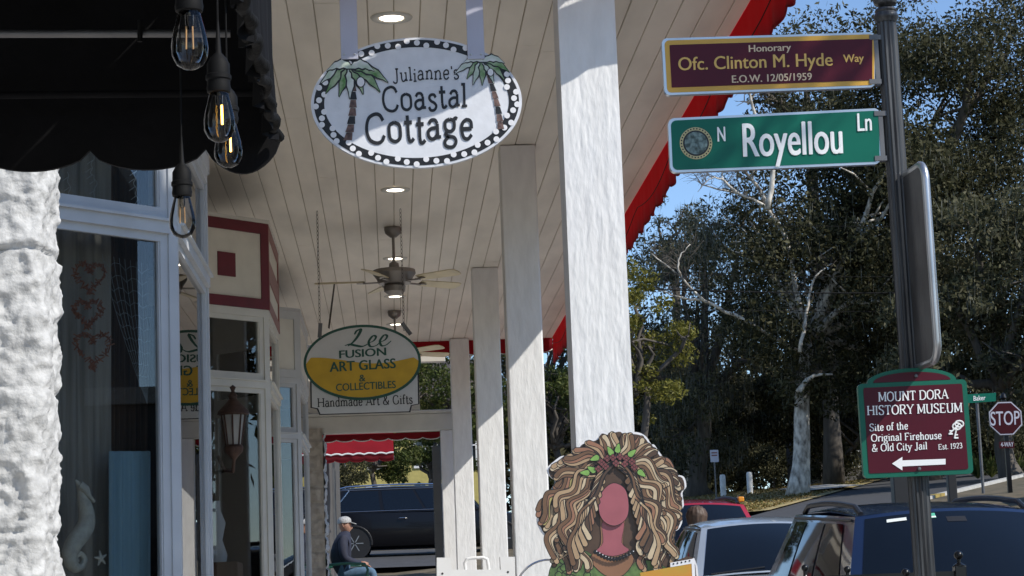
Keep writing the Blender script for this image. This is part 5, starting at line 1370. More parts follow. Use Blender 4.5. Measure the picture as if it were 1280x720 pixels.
def head_mesh(c, fwd, mi_skin, s=1.0):
    """an egg-shaped head with brow, nose, mouth, chin and ears, looking along fwd"""
    mb = MB(); c = Vector(c); f = Vector(fwd).normalized(); u = Vector((0, 0, 1)); r = f.cross(u).normalized()
    def fn(a, b):
        th = math.pi*b; ph = 2*math.pi*a
        x = math.sin(th)*math.sin(ph)*.076; y = math.sin(th)*math.cos(ph)*.098; z = math.cos(th)*.118
        if z < 0: x *= 1-.25*(-z/.118); y *= 1-.12*(-z/.118)
        if y > .05:
            fr = max(0, 1-abs(x)/.016)
            y += .024*fr*math.exp(-((z+.012)/.022)**2) + .006*math.exp(-((z-.028)/.012)**2) - .008*math.exp(-((z-.008)/.010)**2)*max(0, 1-abs(abs(x)-.032)/.02)
            y += .006*math.exp(-((z+.050)/.008)**2)*max(0, 1-abs(x)/.028) + .008*math.exp(-((z+.095)/.016)**2)*max(0, 1-abs(x)/.03)
        return c + (r*x + f*y + u*z)*s
    mb.grid(fn, 36, 28, mi_skin)
    for e in (-1, 1):
        q_ = c + r*e*.074*s + u*.0; mb.tube([q_+u*.03*s-f*.01*s, q_+r*e*.016*s+u*.02*s-f*.018*s, q_+r*e*.014*s-u*.012*s-f*.012*s, q_-u*.03*s], [.006*s, .008*s, .007*s, .005*s], mi_skin, 8)
    return mb
# seated man, facing the street (+X)
DMAN = 30.6
hp = P(421, 712, DMAN); gzm = .05*DMAN
man = thing('person', (hp.x+.1, DMAN, gzm), 'seated man in grey cap, navy jacket and blue jeans on a green bench', 'person')
x0, z0 = hp.x+.06, gzm+.50
hd_ = P(431, 657, DMAN)
jn = [(x0, DMAN, z0, .175, .17), (x0-.03, DMAN, z0+.22, .20, .20), (x0+.0, DMAN, z0+.46, .19, .21), (x0+.07, DMAN, z0+.60, .10), (hd_.x-.012, DMAN, hd_.z-.075, .060)]
ed = [(0, 1), (1, 2), (2, 3), (3, 4)]; tg = [0, 0, 0, 0]
for s in (-1, 1):
    i = len(jn); y = DMAN+s*.10
    jn += [(x0+.06, y, z0-.02, .095), (x0+.26, y+s*.05, z0+.02, .082), (x0+.47, y+s*.08, z0+.03, .065), (x0+.47, y+s*.08, z0-.20, .056), (x0+.44, y+s*.08, z0-.42, .042)]
    ed += [(0, i), (i, i+1), (i+1, i+2), (i+2, i+3), (i+3, i+4)]; tg += [2, 2, 2, 2, 2]
    i = len(jn)
    jn += [(x0+.04, DMAN+s*.21, z0+.50, .085), (x0+.05, DMAN+s*.26, z0+.22, .068), (x0+.22, DMAN+s*.19, z0+.16, .042), (x0+.30, DMAN+s*.14, z0+.15, .032)]
    ed += [(2, i), (i, i+1), (i+1, i+2), (i+2, i+3)]; tg += [0, 0, 0, 0]
ex = [head_mesh((hd_.x, DMAN, hd_.z+.0), (1, -.15, -.25), 1)] + [hand((x0+.31, DMAN+s*.14, z0+.145), (1, -s*.3, -.35), (.3, 0, 1), 1) for s in (-1, 1)]
skin_body('body', jn, ed, ['jacket', 'skin', 'jeans'], tg, man, ex)
cp = MB(); cc = Vector((hd_.x-.005, DMAN, hd_.z+.035))
cp.lathe([(.100, 0), (.104, .02), (.098, .055), (.07, .085), (.03, .098), (0, .10)], cc, (-.08, 0, 1), 22)
cp.prism([cc+Vector((.085, -.08, .008)), cc+Vector((.15, -.065, -.015)), cc+Vector((.175, 0, -.02)), cc+Vector((.15, .065, -.015)), cc+Vector((.085, .08, .008))], (0, 0, .008))
obj('cap', cp, 'cap', man, True)
for s in (-1, 1):
    fx, fy = x0+.44, DMAN+s*.18
    obj('shoe', MB().tube([(fx-.07, fy, gzm+.05), (fx, fy, gzm+.055), (fx+.10, fy, gzm+.045), (fx+.19, fy, gzm+.035)], [.035, .05, .046, .028], 0, 10), 'shoe', man, True)
# green bench along the wall, facing the street
bn = thing('park_bench', (x0+.05, DMAN, gzm), 'green metal bench against the stone pier under the seated man', 'bench')
sb = MB()
for k in range(6): sb.box((x0-.12+.085*k, DMAN-.75, gzm+.395), (x0-.05+.085*k, DMAN+.75, gzm+.42), 0, .004)
obj('seat', sb, 'pgreen', bn)
bk = MB()
for k in range(6):
    z = gzm+.46+.07*k; x = x0-.16-.018*k; bk.box((x-.012, DMAN-.75, z), (x+.008, DMAN+.75, z+.05), 0, .004)
obj('backrest', bk, 'pgreen', bn)
for s in (-1, 1):
    y = DMAN+s*.72
    obj('leg', MB().tube([(x0-.32, y, gzm+.90), (x0-.20, y, gzm+.48), (x0-.14, y, gzm+.38), (x0-.20, y, gzm+.2), (x0-.26, y, gzm)], .02, 0, 8), 'pgreen', bn, True)
    obj('leg', MB().tube([(x0-.14, y, gzm+.38), (x0+.36, y, gzm+.38), (x0+.40, y, gzm+.2), (x0+.46, y, gzm)], .02, 0, 8), 'pgreen', bn, True)
    obj('armrest', MB().tube([(x0-.20, y, gzm+.62), (x0+.1, y, gzm+.64), (x0+.36, y, gzm+.62), (x0+.40, y, gzm+.54), (x0+.36, y, gzm+.38)], .02, 0, 8), 'pgreen', bn, True)
# person between the cars
DWm = 24.2
hw_ = P(871, 645, DWm); gw = .05*DWm-.30
wo = thing('person', (hw_.x, DWm, gw), 'standing person with brown hair between the silver and red cars', 'person')
x0 = hw_.x; hz = hw_.z
H_ = hz + .12 - gw; k_ = H_/1.68
Zj = lambda v: gw + v*k_
jn = [(x0, DWm, Zj(.95), .13, .11), (x0, DWm, Zj(1.15), .115, .09), (x0, DWm, Zj(1.36), .13, .10), (x0, DWm, Zj(1.44), .05), (x0, DWm, Zj(1.52), .048)]
ed = [(0, 1), (1, 2), (2, 3), (3, 4)]; tg = [0, 0, 0, 1]
for s in (-1, 1):
    i = len(jn)
    jn += [(x0+s*.09, DWm, Zj(.88), .085), (x0+s*.10, DWm-.02, Zj(.48), .058), (x0+s*.10, DWm, Zj(.09), .038)]; ed += [(0, i), (i, i+1), (i+1, i+2)]; tg += [2, 2, 2]
    i = len(jn)
    jn += [(x0+s*.17, DWm, Zj(1.35), .055), (x0+s*.22, DWm, Zj(1.10), .042), (x0+s*.22, DWm-.08, Zj(.88), .03)]; ed += [(2, i), (i, i+1), (i+1, i+2)]; tg += [0, 0, 1]
ex = [head_mesh((x0, DWm, hz), (.6, 1, -.05), 1)] + [hand((x0+s*.22, DWm-.085, Zj(.87)), (0, -.2, -1), (0, -1, .1), 1) for s in (-1, 1)]
skin_body('body', jn, ed, ['shirt', 'skin', 'jeans'], tg, wo, ex)
hr = MB(); hcn = Vector((x0, DWm, hz))
fw_ = Vector((.6, 1, -.05)).normalized()
def hf(u, v):
    th = math.pi*(.0+.74*v); ph = 2*math.pi*u; d_ = Vector((math.sin(th)*math.cos(ph), math.sin(th)*math.sin(ph), math.cos(th)))
    rr_ = .122 + .010*noise.noise(d_*5) + .006*math.sin(ph*14)*math.sin(th)
    p = hcn + d_*rr_
    if d_.dot(fw_) > .45 and d_.z < .35: p = hcn + d_*.07
    if v > .75 and d_.dot(fw_) < .3: p.z -= .10*(v-.75)*4
    return p
hr.grid(hf, 40, 24); obj('hair', hr, 'hair', wo, 'all')
for s in (-1, 1): obj('shoe', MB().tube([(x0+s*.10, DWm+.06, gw+.05), (x0+s*.10, DWm-.02, gw+.05), (x0+s*.10, DWm-.16, gw+.035)], [.035, .045, .025], 0, 10), 'shoe', wo, True)
#==FAR==
# ------------------------------------------------------------------ buildings and street furniture beyond
t = thing('red_awning', P(450, 556, 37), 'bright red awning with white scalloped trim beyond the porch', 'awning')
a, b = P(400, 570, 37), P(492, 566, 37)
ztop = P(450, 545, 37).z
obj('canopy', MB().add([(a.x, 37, a.z+.02), (b.x, 37, b.z+.02), (b.x-.0, 37.8, ztop+.25), (a.x, 37.8, ztop+.25), (a.x, 37.01, a.z), (b.x, 37.01, b.z), (b.x, 37.81, ztop+.22), (a.x, 37.81, ztop+.22)], [(0,1,2,3), (7,6,5,4), (1,5,6,2), (0,3,7,4)]), 'redcl', t)
valance((b.x, 37-.012, 0), (a.x, 37-.012, 0), a.z+.03, a.z-.13, .26, 'valance', 'redcl2', t, amp=.04, pm='redcl2')
obj('trim', MB().tube([(a.x+(b.x-a.x)*k/60, 36.975, a.z+.0+.022*abs(math.sin(k*.35))) for k in range(61)], .014, 0, 6), 'wwhite', t, True)
obj('frame', MB().tube([(a.x, 37, a.z-.05), (a.x, 37.8, a.z-.05)], .015, 0, 6).tube([(b.x, 37, a.z-.05), (b.x, 37.8, a.z-.05)], .015, 0, 6), 'steel', t)
nb = thing('brick_building', (-4, 40, 2), 'dark building wall carrying the bright red awning', 'building')
obj('wall', MB().box((-8, 37.82, 1.5), (a.x+.12, 46, 8)), 'housed', nb); obj('door', MB().box((a.x+.122, 40, 2), (a.x+.16, 41, 4.2)), 'sgrey', nb)
# yellow house
def house(name, base, w_, dep, h, roofh, wm, rm, label, wins, door=None, rot=0):
    x, y, z = base
    t = thing(name, base, label, 'house')
    obj('wall', MB().box((x-w_/2, y, z), (x+w_/2, y+dep, z+h)), wm, t)
    rf = MB().prism([(x-w_/2-.5, y-.5, z+h), (x+w_/2+.5, y-.5, z+h), (x+w_/2-.6, y+dep/2, z+h+roofh), (x-w_/2+.6, y+dep/2, z+h+roofh)], (0, 0, .12))
    rf.prism([(x-w_/2-.5, y+dep+.5, z+h), (x+w_/2+.5, y+dep+.5, z+h), (x+w_/2-.6, y+dep/2, z+h+roofh), (x-w_/2+.6, y+dep/2, z+h+roofh)], (0, 0, .12))
    obj('roof', rf, rm, t)
    for wx, wz, ww, wh in wins:
        fr = MB(); e = .09
        for a_, b_ in (((wx-ww/2-e, wz-e), (wx+ww/2+e, wz)), ((wx-ww/2-e, wz+wh), (wx+ww/2+e, wz+wh+e)), ((wx-ww/2-e, wz), (wx-ww/2, wz+wh)), ((wx+ww/2, wz), (wx+ww/2+e, wz+wh)), ((wx-.03, wz), (wx+.03, wz+wh)), ((wx-ww/2, wz+wh/2-.03), (wx-.03, wz+wh/2+.03)), ((wx+.03, wz+wh/2-.03), (wx+ww/2, wz+wh/2+.03))):
            fr.box((x+a_[0], y-.06, z+a_[1]), (x+b_[0], y-.002, z+b_[1]))
        fo = obj('window', fr, 'wwhite', t); obj('pane', MB().box((x+wx-ww/2, y-.02, z+wz), (x+wx+ww/2, y-.003, z+wz+wh)), 'wing', fo)
    if door:
        do = obj('door', MB().box((x+door[0]-.5, y-.05, z), (x+door[0]+.5, y-.002, z+2.1)), 'sgrey', t)
    return t
hx = P(492, 600, 92).x
house('yellow_house', (hx, 92, ZG(hx, 92)-.2), 9.5, 8, 6.2, 2.2, 'yellow', 'rooft', 'yellow stucco house with white windows far beyond the black car',
      [(-2.6, 3.4, .9, 1.7), (-.6, 3.4, .9, 1.7), (1.45, 3.4, .9, 1.7), (-2.6, .9, .9, 1.6), (-.7, .9, .9, 1.6), (3.2, 3.4, .9, 1.7)], (1.4,))
hx2 = P(1062, 590, 84).x
house('dark_house', (hx2+1.6, 82, ZG(hx2, 82)-.1), 6.4, 7, 2.3, 2.1, 'housed', 'rooft', 'low dark house with sloping roof under the oaks', [(-1.5, .9, .8, 1.1), (1.8, .9, .9, 1.1)], (.2,))
# stop sign
ds = 45
sc1 = P(1257, 523, ds); gzs = ZG(sc1.x, ds)
t = thing('stop_sign', (sc1.x, ds+.02, gzs), 'red octagonal stop sign on a dark post at the crossing', 'stop sign')
r_ = .40
def octa(c, r, y): return [Vector((c.x+r*math.cos(R(22.5+45*k)), y, c.z+r*math.sin(R(22.5+45*k)))) for k in range(8)]
obj('plate', MB().prism(octa(sc1, r_, ds), (0, .02, 0), 0), 'greyink', t)
obj('border', MB().prism(octa(sc1, r_*.97, ds-.004), (0, .003, 0), 0), 'strap', t)
obj('red_field', MB().prism(octa(sc1, r_*.915, ds-.007), (0, .003, 0), 0), 'stopred', t)
lt = MB(); fit_text(lt, 'STOP', (1238.5, 532), (1275, 530.5), 17, ds-.010, bold=.01); obj('lettering', lt, 'strap', t)
c = P(1258.5, 556, ds); obj('plaque', MB().prism(rrect(c.x-.17, c.x+.17, c.z-.075, c.z+.075, .02, ds), (0, .015, 0), 0), 'stopred', t)
lt = MB(); fit_text(lt, '4-WAY', (1251, 558.5), (1267, 558), 5.5, ds-.004, bold=.02); obj('plaque_lettering', lt, 'strap', t)
obj('post', MB().box((sc1.x-.05, ds+.022, gzs-.1), (sc1.x+.05, ds+.10, sc1.z+.42), 0, .01).lathe([(.05, .42), (.07, .46), (.05, .54), (0, .58)], (sc1.x, ds+.06, sc1.z), n=14), 'iron', t)
c = P(1227, 497, 46); gzs = ZG(c.x, 46)
t = thing('street_name_sign', (c.x, 46, gzs), 'small far green street name sign left of the stop sign', 'street sign')
obj('panel', MB().prism(px_poly([(1209, 493), (1245, 491), (1245, 501.5), (1209, 504)], 46), (0, .02, 0), 0), 'sgreen', t)
lt = MB(); fit_text(lt, 'Baker', (1217, 501), (1232, 500), 6, 45.99, bold=.015); obj('lettering', lt, 'white', t)
pc = P(1226, 560, 46)
obj('post', MB().tube([(pc.x, 46.05, gzs-.1), (pc.x, 46.05, c.z+.1)], .035, 0, 10), 'steel', t, True)
# small parking notice and white bollards on the lawn
c = P(893, 570, 64); t = thing('notice_sign', (c.x, 64, ZG(c.x, 64)), 'small pale notice sign on a thin post at the lawn edge', 'notice sign')
obj('panel', MB().box((c.x-.13, 64, c.z-.19), (c.x+.13, 64.01, c.z+.19), 0, .004), 'strap', t)
mb = MB()
for zz in (.10, .02): mb.box((c.x-.09, 63.994, c.z+zz-.02), (c.x+.09, 63.999, c.z+zz+.02))
obj('red_marks', mb, 'pinkst', t)
obj('post', MB().tube([(c.x, 64.03, ZG(c.x, 64)-.1), (c.x, 64.03, c.z+.2)], .025, 0, 8), 'steel', t)
for i, px in enumerate((903.5, 937)):
    c = P(px, 602, 70); zg = ZG(c.x, 70)+.10
    mb = MB().lathe([(.10, -.1), (.10, .62), (.08, .68), (0, .70)], (c.x, 70, zg), n=14)
    one('bollard', mb, 'wwhite', ['white bollard nearest the pale notice sign', 'white bollard left of the pale oak trunk'][i], 'bollard', (c.x, 70, zg), 'white bollards at the lawn edge', True)
for i, (px, y0, y1, d, w_, lab) in enumerate(((1191, 540, 628, 44, 11, 'dark square post behind the museum sign, right of the pole'), (1126, 540, 632, 43, 19, 'thick dark post behind the museum sign, left of the pole'))):
    c = P(px, y1, d); zz = min(ZG(c.x, d), c.z)-.1; tp = P(px, y0, d).z; hw2 = w_/F*d/2
    mb = MB().box((c.x-hw2, d-hw2, zz), (c.x+hw2, d+hw2, tp), 0, .02).box((c.x-hw2*1.25, d-hw2*1.25, tp+.002), (c.x+hw2*1.25, d+hw2*1.25, tp+.08), 0, .02)
    one('gate_post', mb, 'trimblk', lab, 'post', (c.x, d, zz), 'dark posts behind the museum sign')
# power lines
for i, (y, d, r_) in enumerate(((272, 57, .008), (335, 57.4, .007), (355.5, 57.8, .018), (378.5, 58.2, .009))):
    a, b = P(700, y+2, d), P(1500, y-2, d)
    pts = [a.lerp(b, k/16) - Vector((0, 0, .25*math.sin(math.pi*k/16))) for k in range(17)]
    one('power_line', MB().tube(pts, r_, 0, 5), 'socket', ['highest thin overhead wire crossing the trees', 'second overhead wire crossing the trees', 'thickest dark overhead wire crossing the trees', 'lowest thin overhead wire crossing the trees'][i], 'overhead wire', a, 'overhead wires')
#==TREES==
# ------------------------------------------------------------------ trees
def crown_mesh(name, n, rad, clumps, seed, leaf, mats, moss=0, flat=.9, csz=.24):
    g_ = np.random.default_rng(seed); rx, ry, rz = rad
    d = g_.normal(size=(clumps, 3)); d /= np.linalg.norm(d, axis=1)[:, None]
    cc = d * (g_.random((clumps, 1))**.42) * np.array([rx, ry, rz])
    szs = csz*min(rad)*(.5+g_.random(clumps)); pr_ = szs**2; pr_ /= pr_.sum()
    idx = g_.choice(clumps, n, p=pr_)
    off = g_.normal(size=(n, 3)); off /= np.linalg.norm(off, axis=1)[:, None]; off *= (g_.random((n, 1))**.45)
    c = cc[idx] + off*szs[idx][:, None]*np.array([1.15, 1.15, .8])
    a = g_.normal(size=(n, 3)); a /= np.linalg.norm(a, axis=1)[:, None]
    b = g_.normal(size=(n, 3)); b -= a*(a*b).sum(1)[:, None]; b /= np.linalg.norm(b, axis=1)[:, None]
    L = leaf*(.6+.8*g_.random((n, 1))); W = L*.42
    mi = np.zeros(n, int)
    if moss:
        k = int(n*moss); a[:k] = np.array([0, 0, -1]) + g_.normal(size=(k, 3))*.12; b[:k] = g_.normal(size=(k, 3))*np.array([1, 1, .05]); b[:k] /= np.linalg.norm(b[:k], axis=1)[:, None]
        L[:k] = leaf*(2+3*g_.random((k, 1))); W[:k] = leaf*.14; mi[:k] = 1
    v = np.stack([c - a*L*.5, c + b*W*.5 - a*L*.05, c + a*L*.5, c - b*W*.5 - a*L*.05], 1).reshape(-1, 3)
    me = bpy.data.meshes.new(name)
    me.vertices.add(4*n); me.loops.add(4*n); me.polygons.add(n)
    me.vertices.foreach_set('co', v.astype(np.float32).ravel())
    me.loops.foreach_set('vertex_index', np.arange(4*n, dtype=np.int32))
    me.polygons.foreach_set('loop_start', np.arange(0, 4*n, 4, dtype=np.int32)); me.polygons.foreach_set('loop_total', np.full(n, 4, np.int32))
    for m in mats: me.materials.append(M[m])
    me.polygons.foreach_set('material_index', mi.astype(np.int32))
    me.update(calc_edges=True); me.validate()
    return me, cc, szs
def tree(px, py, d, rad, n, leaf, mats, label, seed, trunk=None, bark='bark', tr=.35, clumps=60, moss=0, name='oak_tree', branches=12, group='trees beyond the crossing', csz=.24, cname='tree'):
    """crown centred at a photo pixel at distance d; trunk = pixel of its foot"""
    c = P(px, py, d)
    fx = P(trunk, 600, d).x if trunk else c.x
    base = Vector((fx, d, ZG(fx, d)+(-.05)))
    t = thing(name, base, label, cname, group)
    me, cc, sz = crown_mesh('crown', n, rad, clumps, seed, leaf, mats, moss, csz=csz)
    o = bpy.data.objects.new('crown', me); C.objects.link(o); o.parent = t; o.location = c - base
    rs = random.Random(seed); mb = MB()
    fork = base.lerp(Vector((c.x, d, c.z - rad[2]*.55)), 1.0); fork.x = fx + (c.x-fx)*.35
    if fork.z < base.z + 1: fork.z = base.z + 1
    pts = []; N = 10
    for k in range(N+1):
        t_ = k/N; p = base.lerp(fork, t_); p.x += .12*math.sin(t_*5+seed); p.y += .1*math.sin(t_*4+seed*2); pts.append(p)
    mb.tube(pts, [tr*(1.35-.35*min(1, k/2)) * (1-.35*k/N) for k in range(N+1)], 0, 14)
    for k in range(branches):
        e = c + Vector(tuple(cc[k*3 % len(cc)])); m_ = fork.lerp(e, .5) + Vector((rs.uniform(-.5, .5), rs.uniform(-.5, .5), rs.uniform(-.3, .7)))
        q_ = [fork.lerp(m_, j/4) + Vector((rs.uniform(-.1, .1),)*3) for j in range(4)] + [m_.lerp(e, j/4) + Vector((rs.uniform(-.12, .12), rs.uniform(-.12, .12), rs.uniform(-.1, .1))) for j in range(5)]
        mb.tube(q_, [tr*(.5*(1-j/9)+.05) for j in range(9)], 0, 8)
        for jj in range(3):
            s_ = q_[4+jj]; e2 = s_ + Vector((rs.uniform(-1, 1), rs.uniform(-1, 1), rs.uniform(-.2, 1)))*min(rad)*.35
            mb.tube([s_, s_.lerp(e2, .5)+Vector((0, 0, rs.uniform(-.1, .2))), e2], [tr*.16, tr*.1, tr*.04], 0, 6)
    obj('trunk', mb, bark, t, 'all')
    return t
LD, LG = ['leafd', 'moss'], ['leafg', 'moss']
tree(1065, 320, 63, (4.3, 4.5, 4.6), 62000, .165, LD, 'dark oak with a thick pale mottled trunk on the lawn', 1, trunk=992, bark='barkw', tr=.29, moss=.03, clumps=80)
tree(1190, 170, 66, (5.2, 5, 5.6), 74000, .165, LD, 'tall dark oak whose crown rises behind the sign pole', 2, trunk=1150, tr=.45, moss=.03, clumps=100)
tree(1240, 400, 58, (3.4, 3.5, 3.6), 34000, .18, LG, 'grey green oak behind the stop sign', 3, trunk=1265, tr=.3, moss=.05)
tree(880, 405, 74, (3.9, 4, 5.2), 30000, .16, LG, 'pale grey green tree with hanging moss left of the oaks', 4, trunk=875, tr=.35, moss=.22, clumps=70)
tree(900, 500, 80, (5.0, 3, 3.2), 34000, .20, LD, 'shadowy oak low behind the hair cutout', 5, trunk=848, bark='barkw', tr=.26, moss=.10)
tree(1105, 440, 74, (4.6, 3, 4.6), 38000, .20, LD, 'shadowy oak behind the museum sign', 6, trunk=1090, tr=.4, moss=.06)
tree(1015, 120, 72, (2.3, 3, 2.6), 9000, .16, LD, 'dark upper crown between the name signs and the pole', 7, trunk=1040, tr=.3, clumps=45)
tree(800, 520, 82, (3.2, 3, 3.6), 16000, .18, LD, 'dark oak seen past the right side of the nearest column', 8, trunk=880, tr=.35, moss=.05)
tree(690, 470, 84, (3.6, 3, 3.4), 20000, .18, LD, 'dark oak seen between the two nearest columns', 15, trunk=680, tr=.3, moss=.05)
tree(855, 310, 80, (2.2, 2.5, 2.0), 7000, .15, LG, 'thin grey green treetop just beside the red canvas edge', 16, trunk=845, tr=.22, moss=.15, clumps=50)
tree(800, 425, 36, (.85, .9, 1.5), 9000, .075, ['leafy'], 'yellow green small tree beside the nearest column', 9, trunk=806, tr=.09, clumps=40, name='street_tree', group='small street trees')
tree(560, 480, 40, (1.15, 1, 1.0), 9000, .085, ['leafb'], 'small green tree beyond the far porch columns', 10, trunk=575, tr=.09, clumps=36, name='street_tree', group='small street trees')
tree(690, 500, 42, (1.3, 1, 1.7), 9000, .09, ['leafb'], 'small green tree glimpsed between the two nearest columns', 11, trunk=700, tr=.10, clumps=36, name='street_tree', group='small street trees')
tree(474, 562, 70, (1.9, 1.4, 1.15), 11000, .11, ['leafb'], 'slim tree before the yellow house', 12, trunk=466, tr=.12, clumps=30, name='street_tree', group='small street trees')
tree(536, 562, 74, (2.0, 1.4, 1.9), 15000, .12, ['leafb'], 'bushy tree right of the yellow house front', 13, trunk=545, tr=.14, clumps=34, name='street_tree', group='small street trees')
# shrubs
def shrub(px, py, d, rad, n, leaf, m, label, seed):
    c = P(px, py, d); b = Vector((c.x, d, ZG(c.x, d)))
    me, cc, _ = crown_mesh('crown', n, rad, 24, seed, leaf, [m], csz=.45)
    t = thing('garden_shrub', b, label, 'shrub', 'shrubs beyond the crossing')
    o = bpy.data.objects.new('foliage', me); C.objects.link(o); o.parent = t; o.location = c - b
    mb = MB()
    for k in range(7): mb.tube([b, b.lerp(c, .5)+Vector((0, 0, .1)), c+Vector(tuple(cc[k]))], [.05, .035, .012], 0, 6)
    obj('stem', mb, 'bark', t)
shrub(425, 588, 62, (.9, .7, .7), 5000, .09, 'leafd', 'dark shrub left of the slim tree', 21)
for i, (px, py, d, rx_, rz_, lab) in enumerate(((860, 575, 88, 2.4, 1.3, 'dark shrub at the back of the lawn, leftmost'), (925, 572, 90, 2.6, 1.5, 'dark shrub at the back of the lawn behind the bollards'), (1030, 560, 78, 1.6, 1.5, 'dark shrub right of the pale oak trunk'),
                                              (965, 560, 92, 2.6, 2.0, 'dark shrub directly behind the pale oak trunk'), (1165, 560, 70, 1.9, 1.5, 'dark shrub behind the museum sign'), (1255, 570, 66, 1.9, 1.1, 'dark shrub behind the stop sign post'), (1210, 540, 72, 2.2, 1.6, 'dark shrub under the far street name sign'))):
    shrub(px, py, d, (rx_, 1.2, rz_), 9000, .13, 'leafd', lab, 30+i)
# spiky palmettos by the far kerb
for i, px in enumerate((1222, 1243, 1266, 1282)):
    c = P(px, 592, 59); b = Vector((c.x, 59+i*.3, ZG(c.x, 59)+.1)); mb = MB(); rs = random.Random(i)
    for k in range(26):
        a_ = rs.uniform(0, 6.28); el = rs.uniform(.25, 1.35); L_ = rs.uniform(.6, 1.0); d_ = Vector((math.cos(a_)*math.cos(el), math.sin(a_)*math.cos(el), math.sin(el))); s = Vector((-math.sin(a_), math.cos(a_), 0))*.035
        m_ = b + d_*L_*.6; e = b + d_*L_ - Vector((0, 0, .12))
        mb.add([b-s*.5, b+s*.5, m_+s, m_-s, e], [(0, 1, 2, 3), (3, 2, 4)])
    one('spiky_plant', mb, 'leafb', ['spiky pale plant by the far kerb, nearest the thin post', 'spiky pale plant by the far kerb just left of the stop post', 'spiky pale plant by the far kerb just right of the stop post', 'spiky pale plant cut by the right frame edge'][i], 'plant', b, 'spiky plants by the far kerb')
# bare white limbs against the sky
c = P(930, 262, 68)
bt = thing('bare_tree', (P(1000, 600, 68).x, 68, ZG(14, 68)), 'bare pale-limbed tree with branches against the blue sky', 'tree', 'trees beyond the crossing')
mb = MB()
limbs = [([(1002, 400), (992, 340), (982, 300), (960, 262), (925, 243), (878, 232)], .09), ([(985, 300), (940, 225), (905, 200), (880, 205)], .07), ([(925, 243), (905, 225), (900, 205)], .05), ([(960, 262), (965, 200), (940, 130), (936, 90)], .09),
         ([(1000, 440), (930, 400), (880, 375), (850, 345), (815, 318)], .07), ([(880, 375), (850, 372), (820, 360)], .05), ([(850, 345), (848, 325), (862, 305)], .04), ([(1000, 440), (1010, 380), (1020, 345), (1040, 330)], .06), ([(936, 130), (950, 105), (965, 100)], .04), ([(998, 490), (1012, 472), (1040, 467)], .10), ([(905, 225), (890, 222), (872, 240)], .03), ([(940, 225), (945, 205), (958, 195)], .03)]
for li, (pts, r0) in enumerate(limbs):
    q_ = cat(pts, 5); mb.tube([P(p.x+random.uniform(-1, 1), p.y+random.uniform(-1, 1), 60 + .9*math.sin(li*2.1+i*.3)) if False else P(p.x+random.uniform(-1, 1), p.y+random.uniform(-1, 1), 61.5+1.2*math.sin(li*1.7)) for i, p in enumerate(q_)], [r0*(1-.8*i/len(q_)) for i in range(len(q_))], 0, 8)
obj('trunk', mb, 'barkw', bt, 'all')
tw = MB(); rs = random.Random(4)
limb_pts = []
for li, (pts, r0) in enumerate(limbs):
    q_ = cat(pts, 5); limb_pts += [(p.x, p.y, 61.5+1.2*math.sin(li*1.7)) for p in q_[len(q_)//4:]]
for k in range(260):
    x, y, d = rs.choice(limb_pts); a_ = rs.uniform(.1, 3.0); L_ = rs.uniform(10, 34)
    m1 = P(x+math.cos(a_)*L_*.5, y-math.sin(a_)*L_*.5+rs.uniform(-4, 4), d); e_ = P(x+math.cos(a_+.3)*L_, y-math.sin(a_+.3)*L_, d)
    tw.tube([P(x, y, d), m1, e_], [.014, .009, .004], 0, 4)
    for q in (-.6, .6): tw.tube([m1, P(x+math.cos(a_+q)*L_*.9, y-math.sin(a_+q)*L_*.9, d)], [.008, .003], 0, 4)
obj('twigs', tw, 'bark', bt, 'all')
# far wood that closes the view
n = 60000; g_ = np.random.default_rng(99)
me, _, _ = crown_mesh('distant_wood', 90000, (26, 5, 4.4), 260, 77, .42, ['leafd'], csz=.45)
o = bpy.data.objects.new('distant_wood', me); C.objects.link(o); o.location = P(1010, 560, 104); o['kind'] = 'stuff'
# dry leaves on the lawn
n = 16000; mb = MB(); rs = random.Random(9)
pts = []
for k in range(n):
    y = rs.uniform(51, 78); x = rs.uniform(5, xl1(y)-.2); z = ZG(x, y)+.06; a_ = rs.uniform(0, 6.28); L_ = rs.uniform(.03, .07); dx, dy = math.cos(a_)*L_, math.sin(a_)*L_; h = rs.uniform(.0, .07)
    mb.v += [(x-dx, y-dy, z), (x-dy*.5, y+dx*.5, z+h*.5), (x+dx, y+dy, z+h), (x+dy*.5, y-dx*.5, z+h*.4)]; mb.f.append((4*k, 4*k+1, 4*k+2, 4*k+3)); mb.m.append(0)
o = obj('fallen_leaves', mb, 'dryleaf', None, fixn=False); o['kind'] = 'stuff'
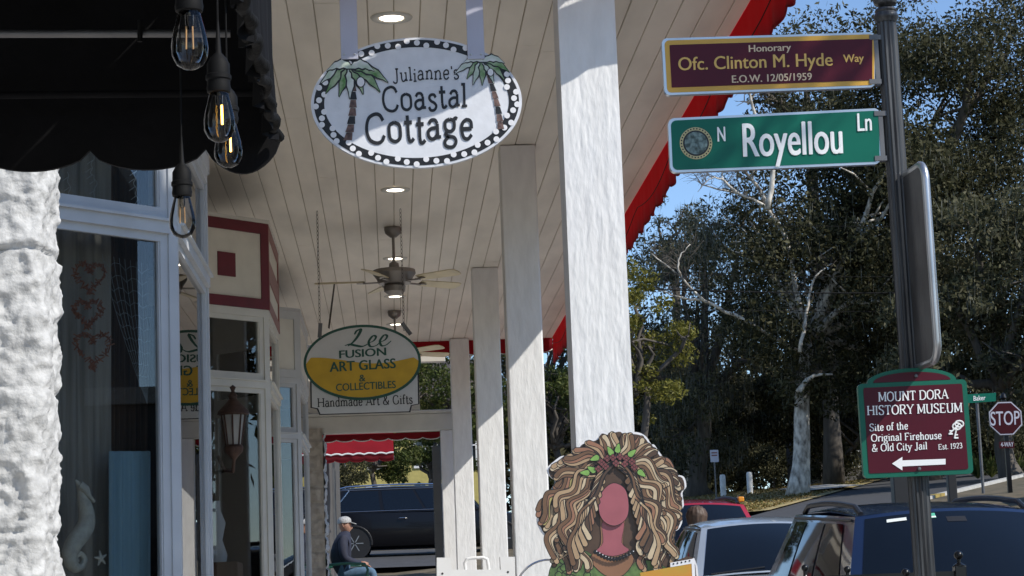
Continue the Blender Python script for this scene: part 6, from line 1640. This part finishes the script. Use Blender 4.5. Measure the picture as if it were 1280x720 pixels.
# added tree, unseen, right of the view, placed to shade the first shop window
b = Vector((4.35, 5.75, ZG(4.35, 5.75)))
me, cc, _ = crown_mesh('crown', 15000, (.85, .85, 1.75), 46, 55, .11, ['leafb'], csz=.42)
t = thing('street_tree', b, 'added unseen tree at the kerb to the right, shading the shop window', 'tree', 'small street trees')
o = bpy.data.objects.new('crown', me); C.objects.link(o); o.parent = t; o.location = Vector((0, 0, EYE.z+6.5-b.z))
mb = MB(); top = b + Vector((0, 0, 5.5)); mb.tube([b, b.lerp(top, .5)+Vector((.05, 0, 0)), top], [.13, .10, .07], 0, 10)
for k in range(8): mb.tube([top, b + Vector((0, 0, EYE.z+6.5-b.z)) + Vector(tuple(cc[k]))], [.05, .015], 0, 6)
obj('trunk', mb, 'bark', t, 'all')
# oaks added across the street, out of frame, to darken reflections in the glass
for i, (x, y, s) in enumerate(((27, 24, 1), (30, 12, 1.1), (29, 36, .95))):
    b = Vector((x, y, ZG(x, y))); me, cc, _ = crown_mesh('crown', 9000, (4.5, 4.5, 4), 50, 60+i, .34, ['leafd'], csz=.4)
    t = thing('oak_tree', b, ['added unseen dark oak across the street, middle of three', 'added unseen dark oak across the street, nearest of three', 'added unseen dark oak across the street, farthest of three'][i], 'tree', 'added oaks across the street')
    o = bpy.data.objects.new('crown', me); C.objects.link(o); o.parent = t; o.location = (0, 0, 6.5)
    obj('trunk', MB().tube([b, b+Vector((.1, 0, 3)), b+Vector((0, 0, 5.5))], [.4, .32, .2], 0, 10), 'bark', t, 'all')

# shop row added across the street, out of frame, to darken the window reflection
xb_ = 27; zb_ = ZG(9, 0)
t = thing('added_shop_row', (xb_, 0, zb_), 'added unseen dark shop row across the street, for the window reflection', 'building')
obj('wall', MB().box((xb_, 5.2, zb_-1), (xb_+8, 9, zb_+5.6)).box((xb_-.02, -16, zb_-1), (xb_+8, 5.198, zb_+11)), 'housed', t)
obj('parapet', MB().box((xb_-.15, 5.2, zb_+5.602), (xb_+8.1, 9.1, zb_+5.9)).box((xb_-.15, -16.1, zb_+11.002), (xb_+8.1, 5.19, zb_+11.4)), 'stoned', t)
for k in range(5): obj('window', MB().box((xb_-.06, -14+4.6*k, zb_+.7), (xb_-.004, -11+4.6*k, zb_+3.2)), 'wing', t)
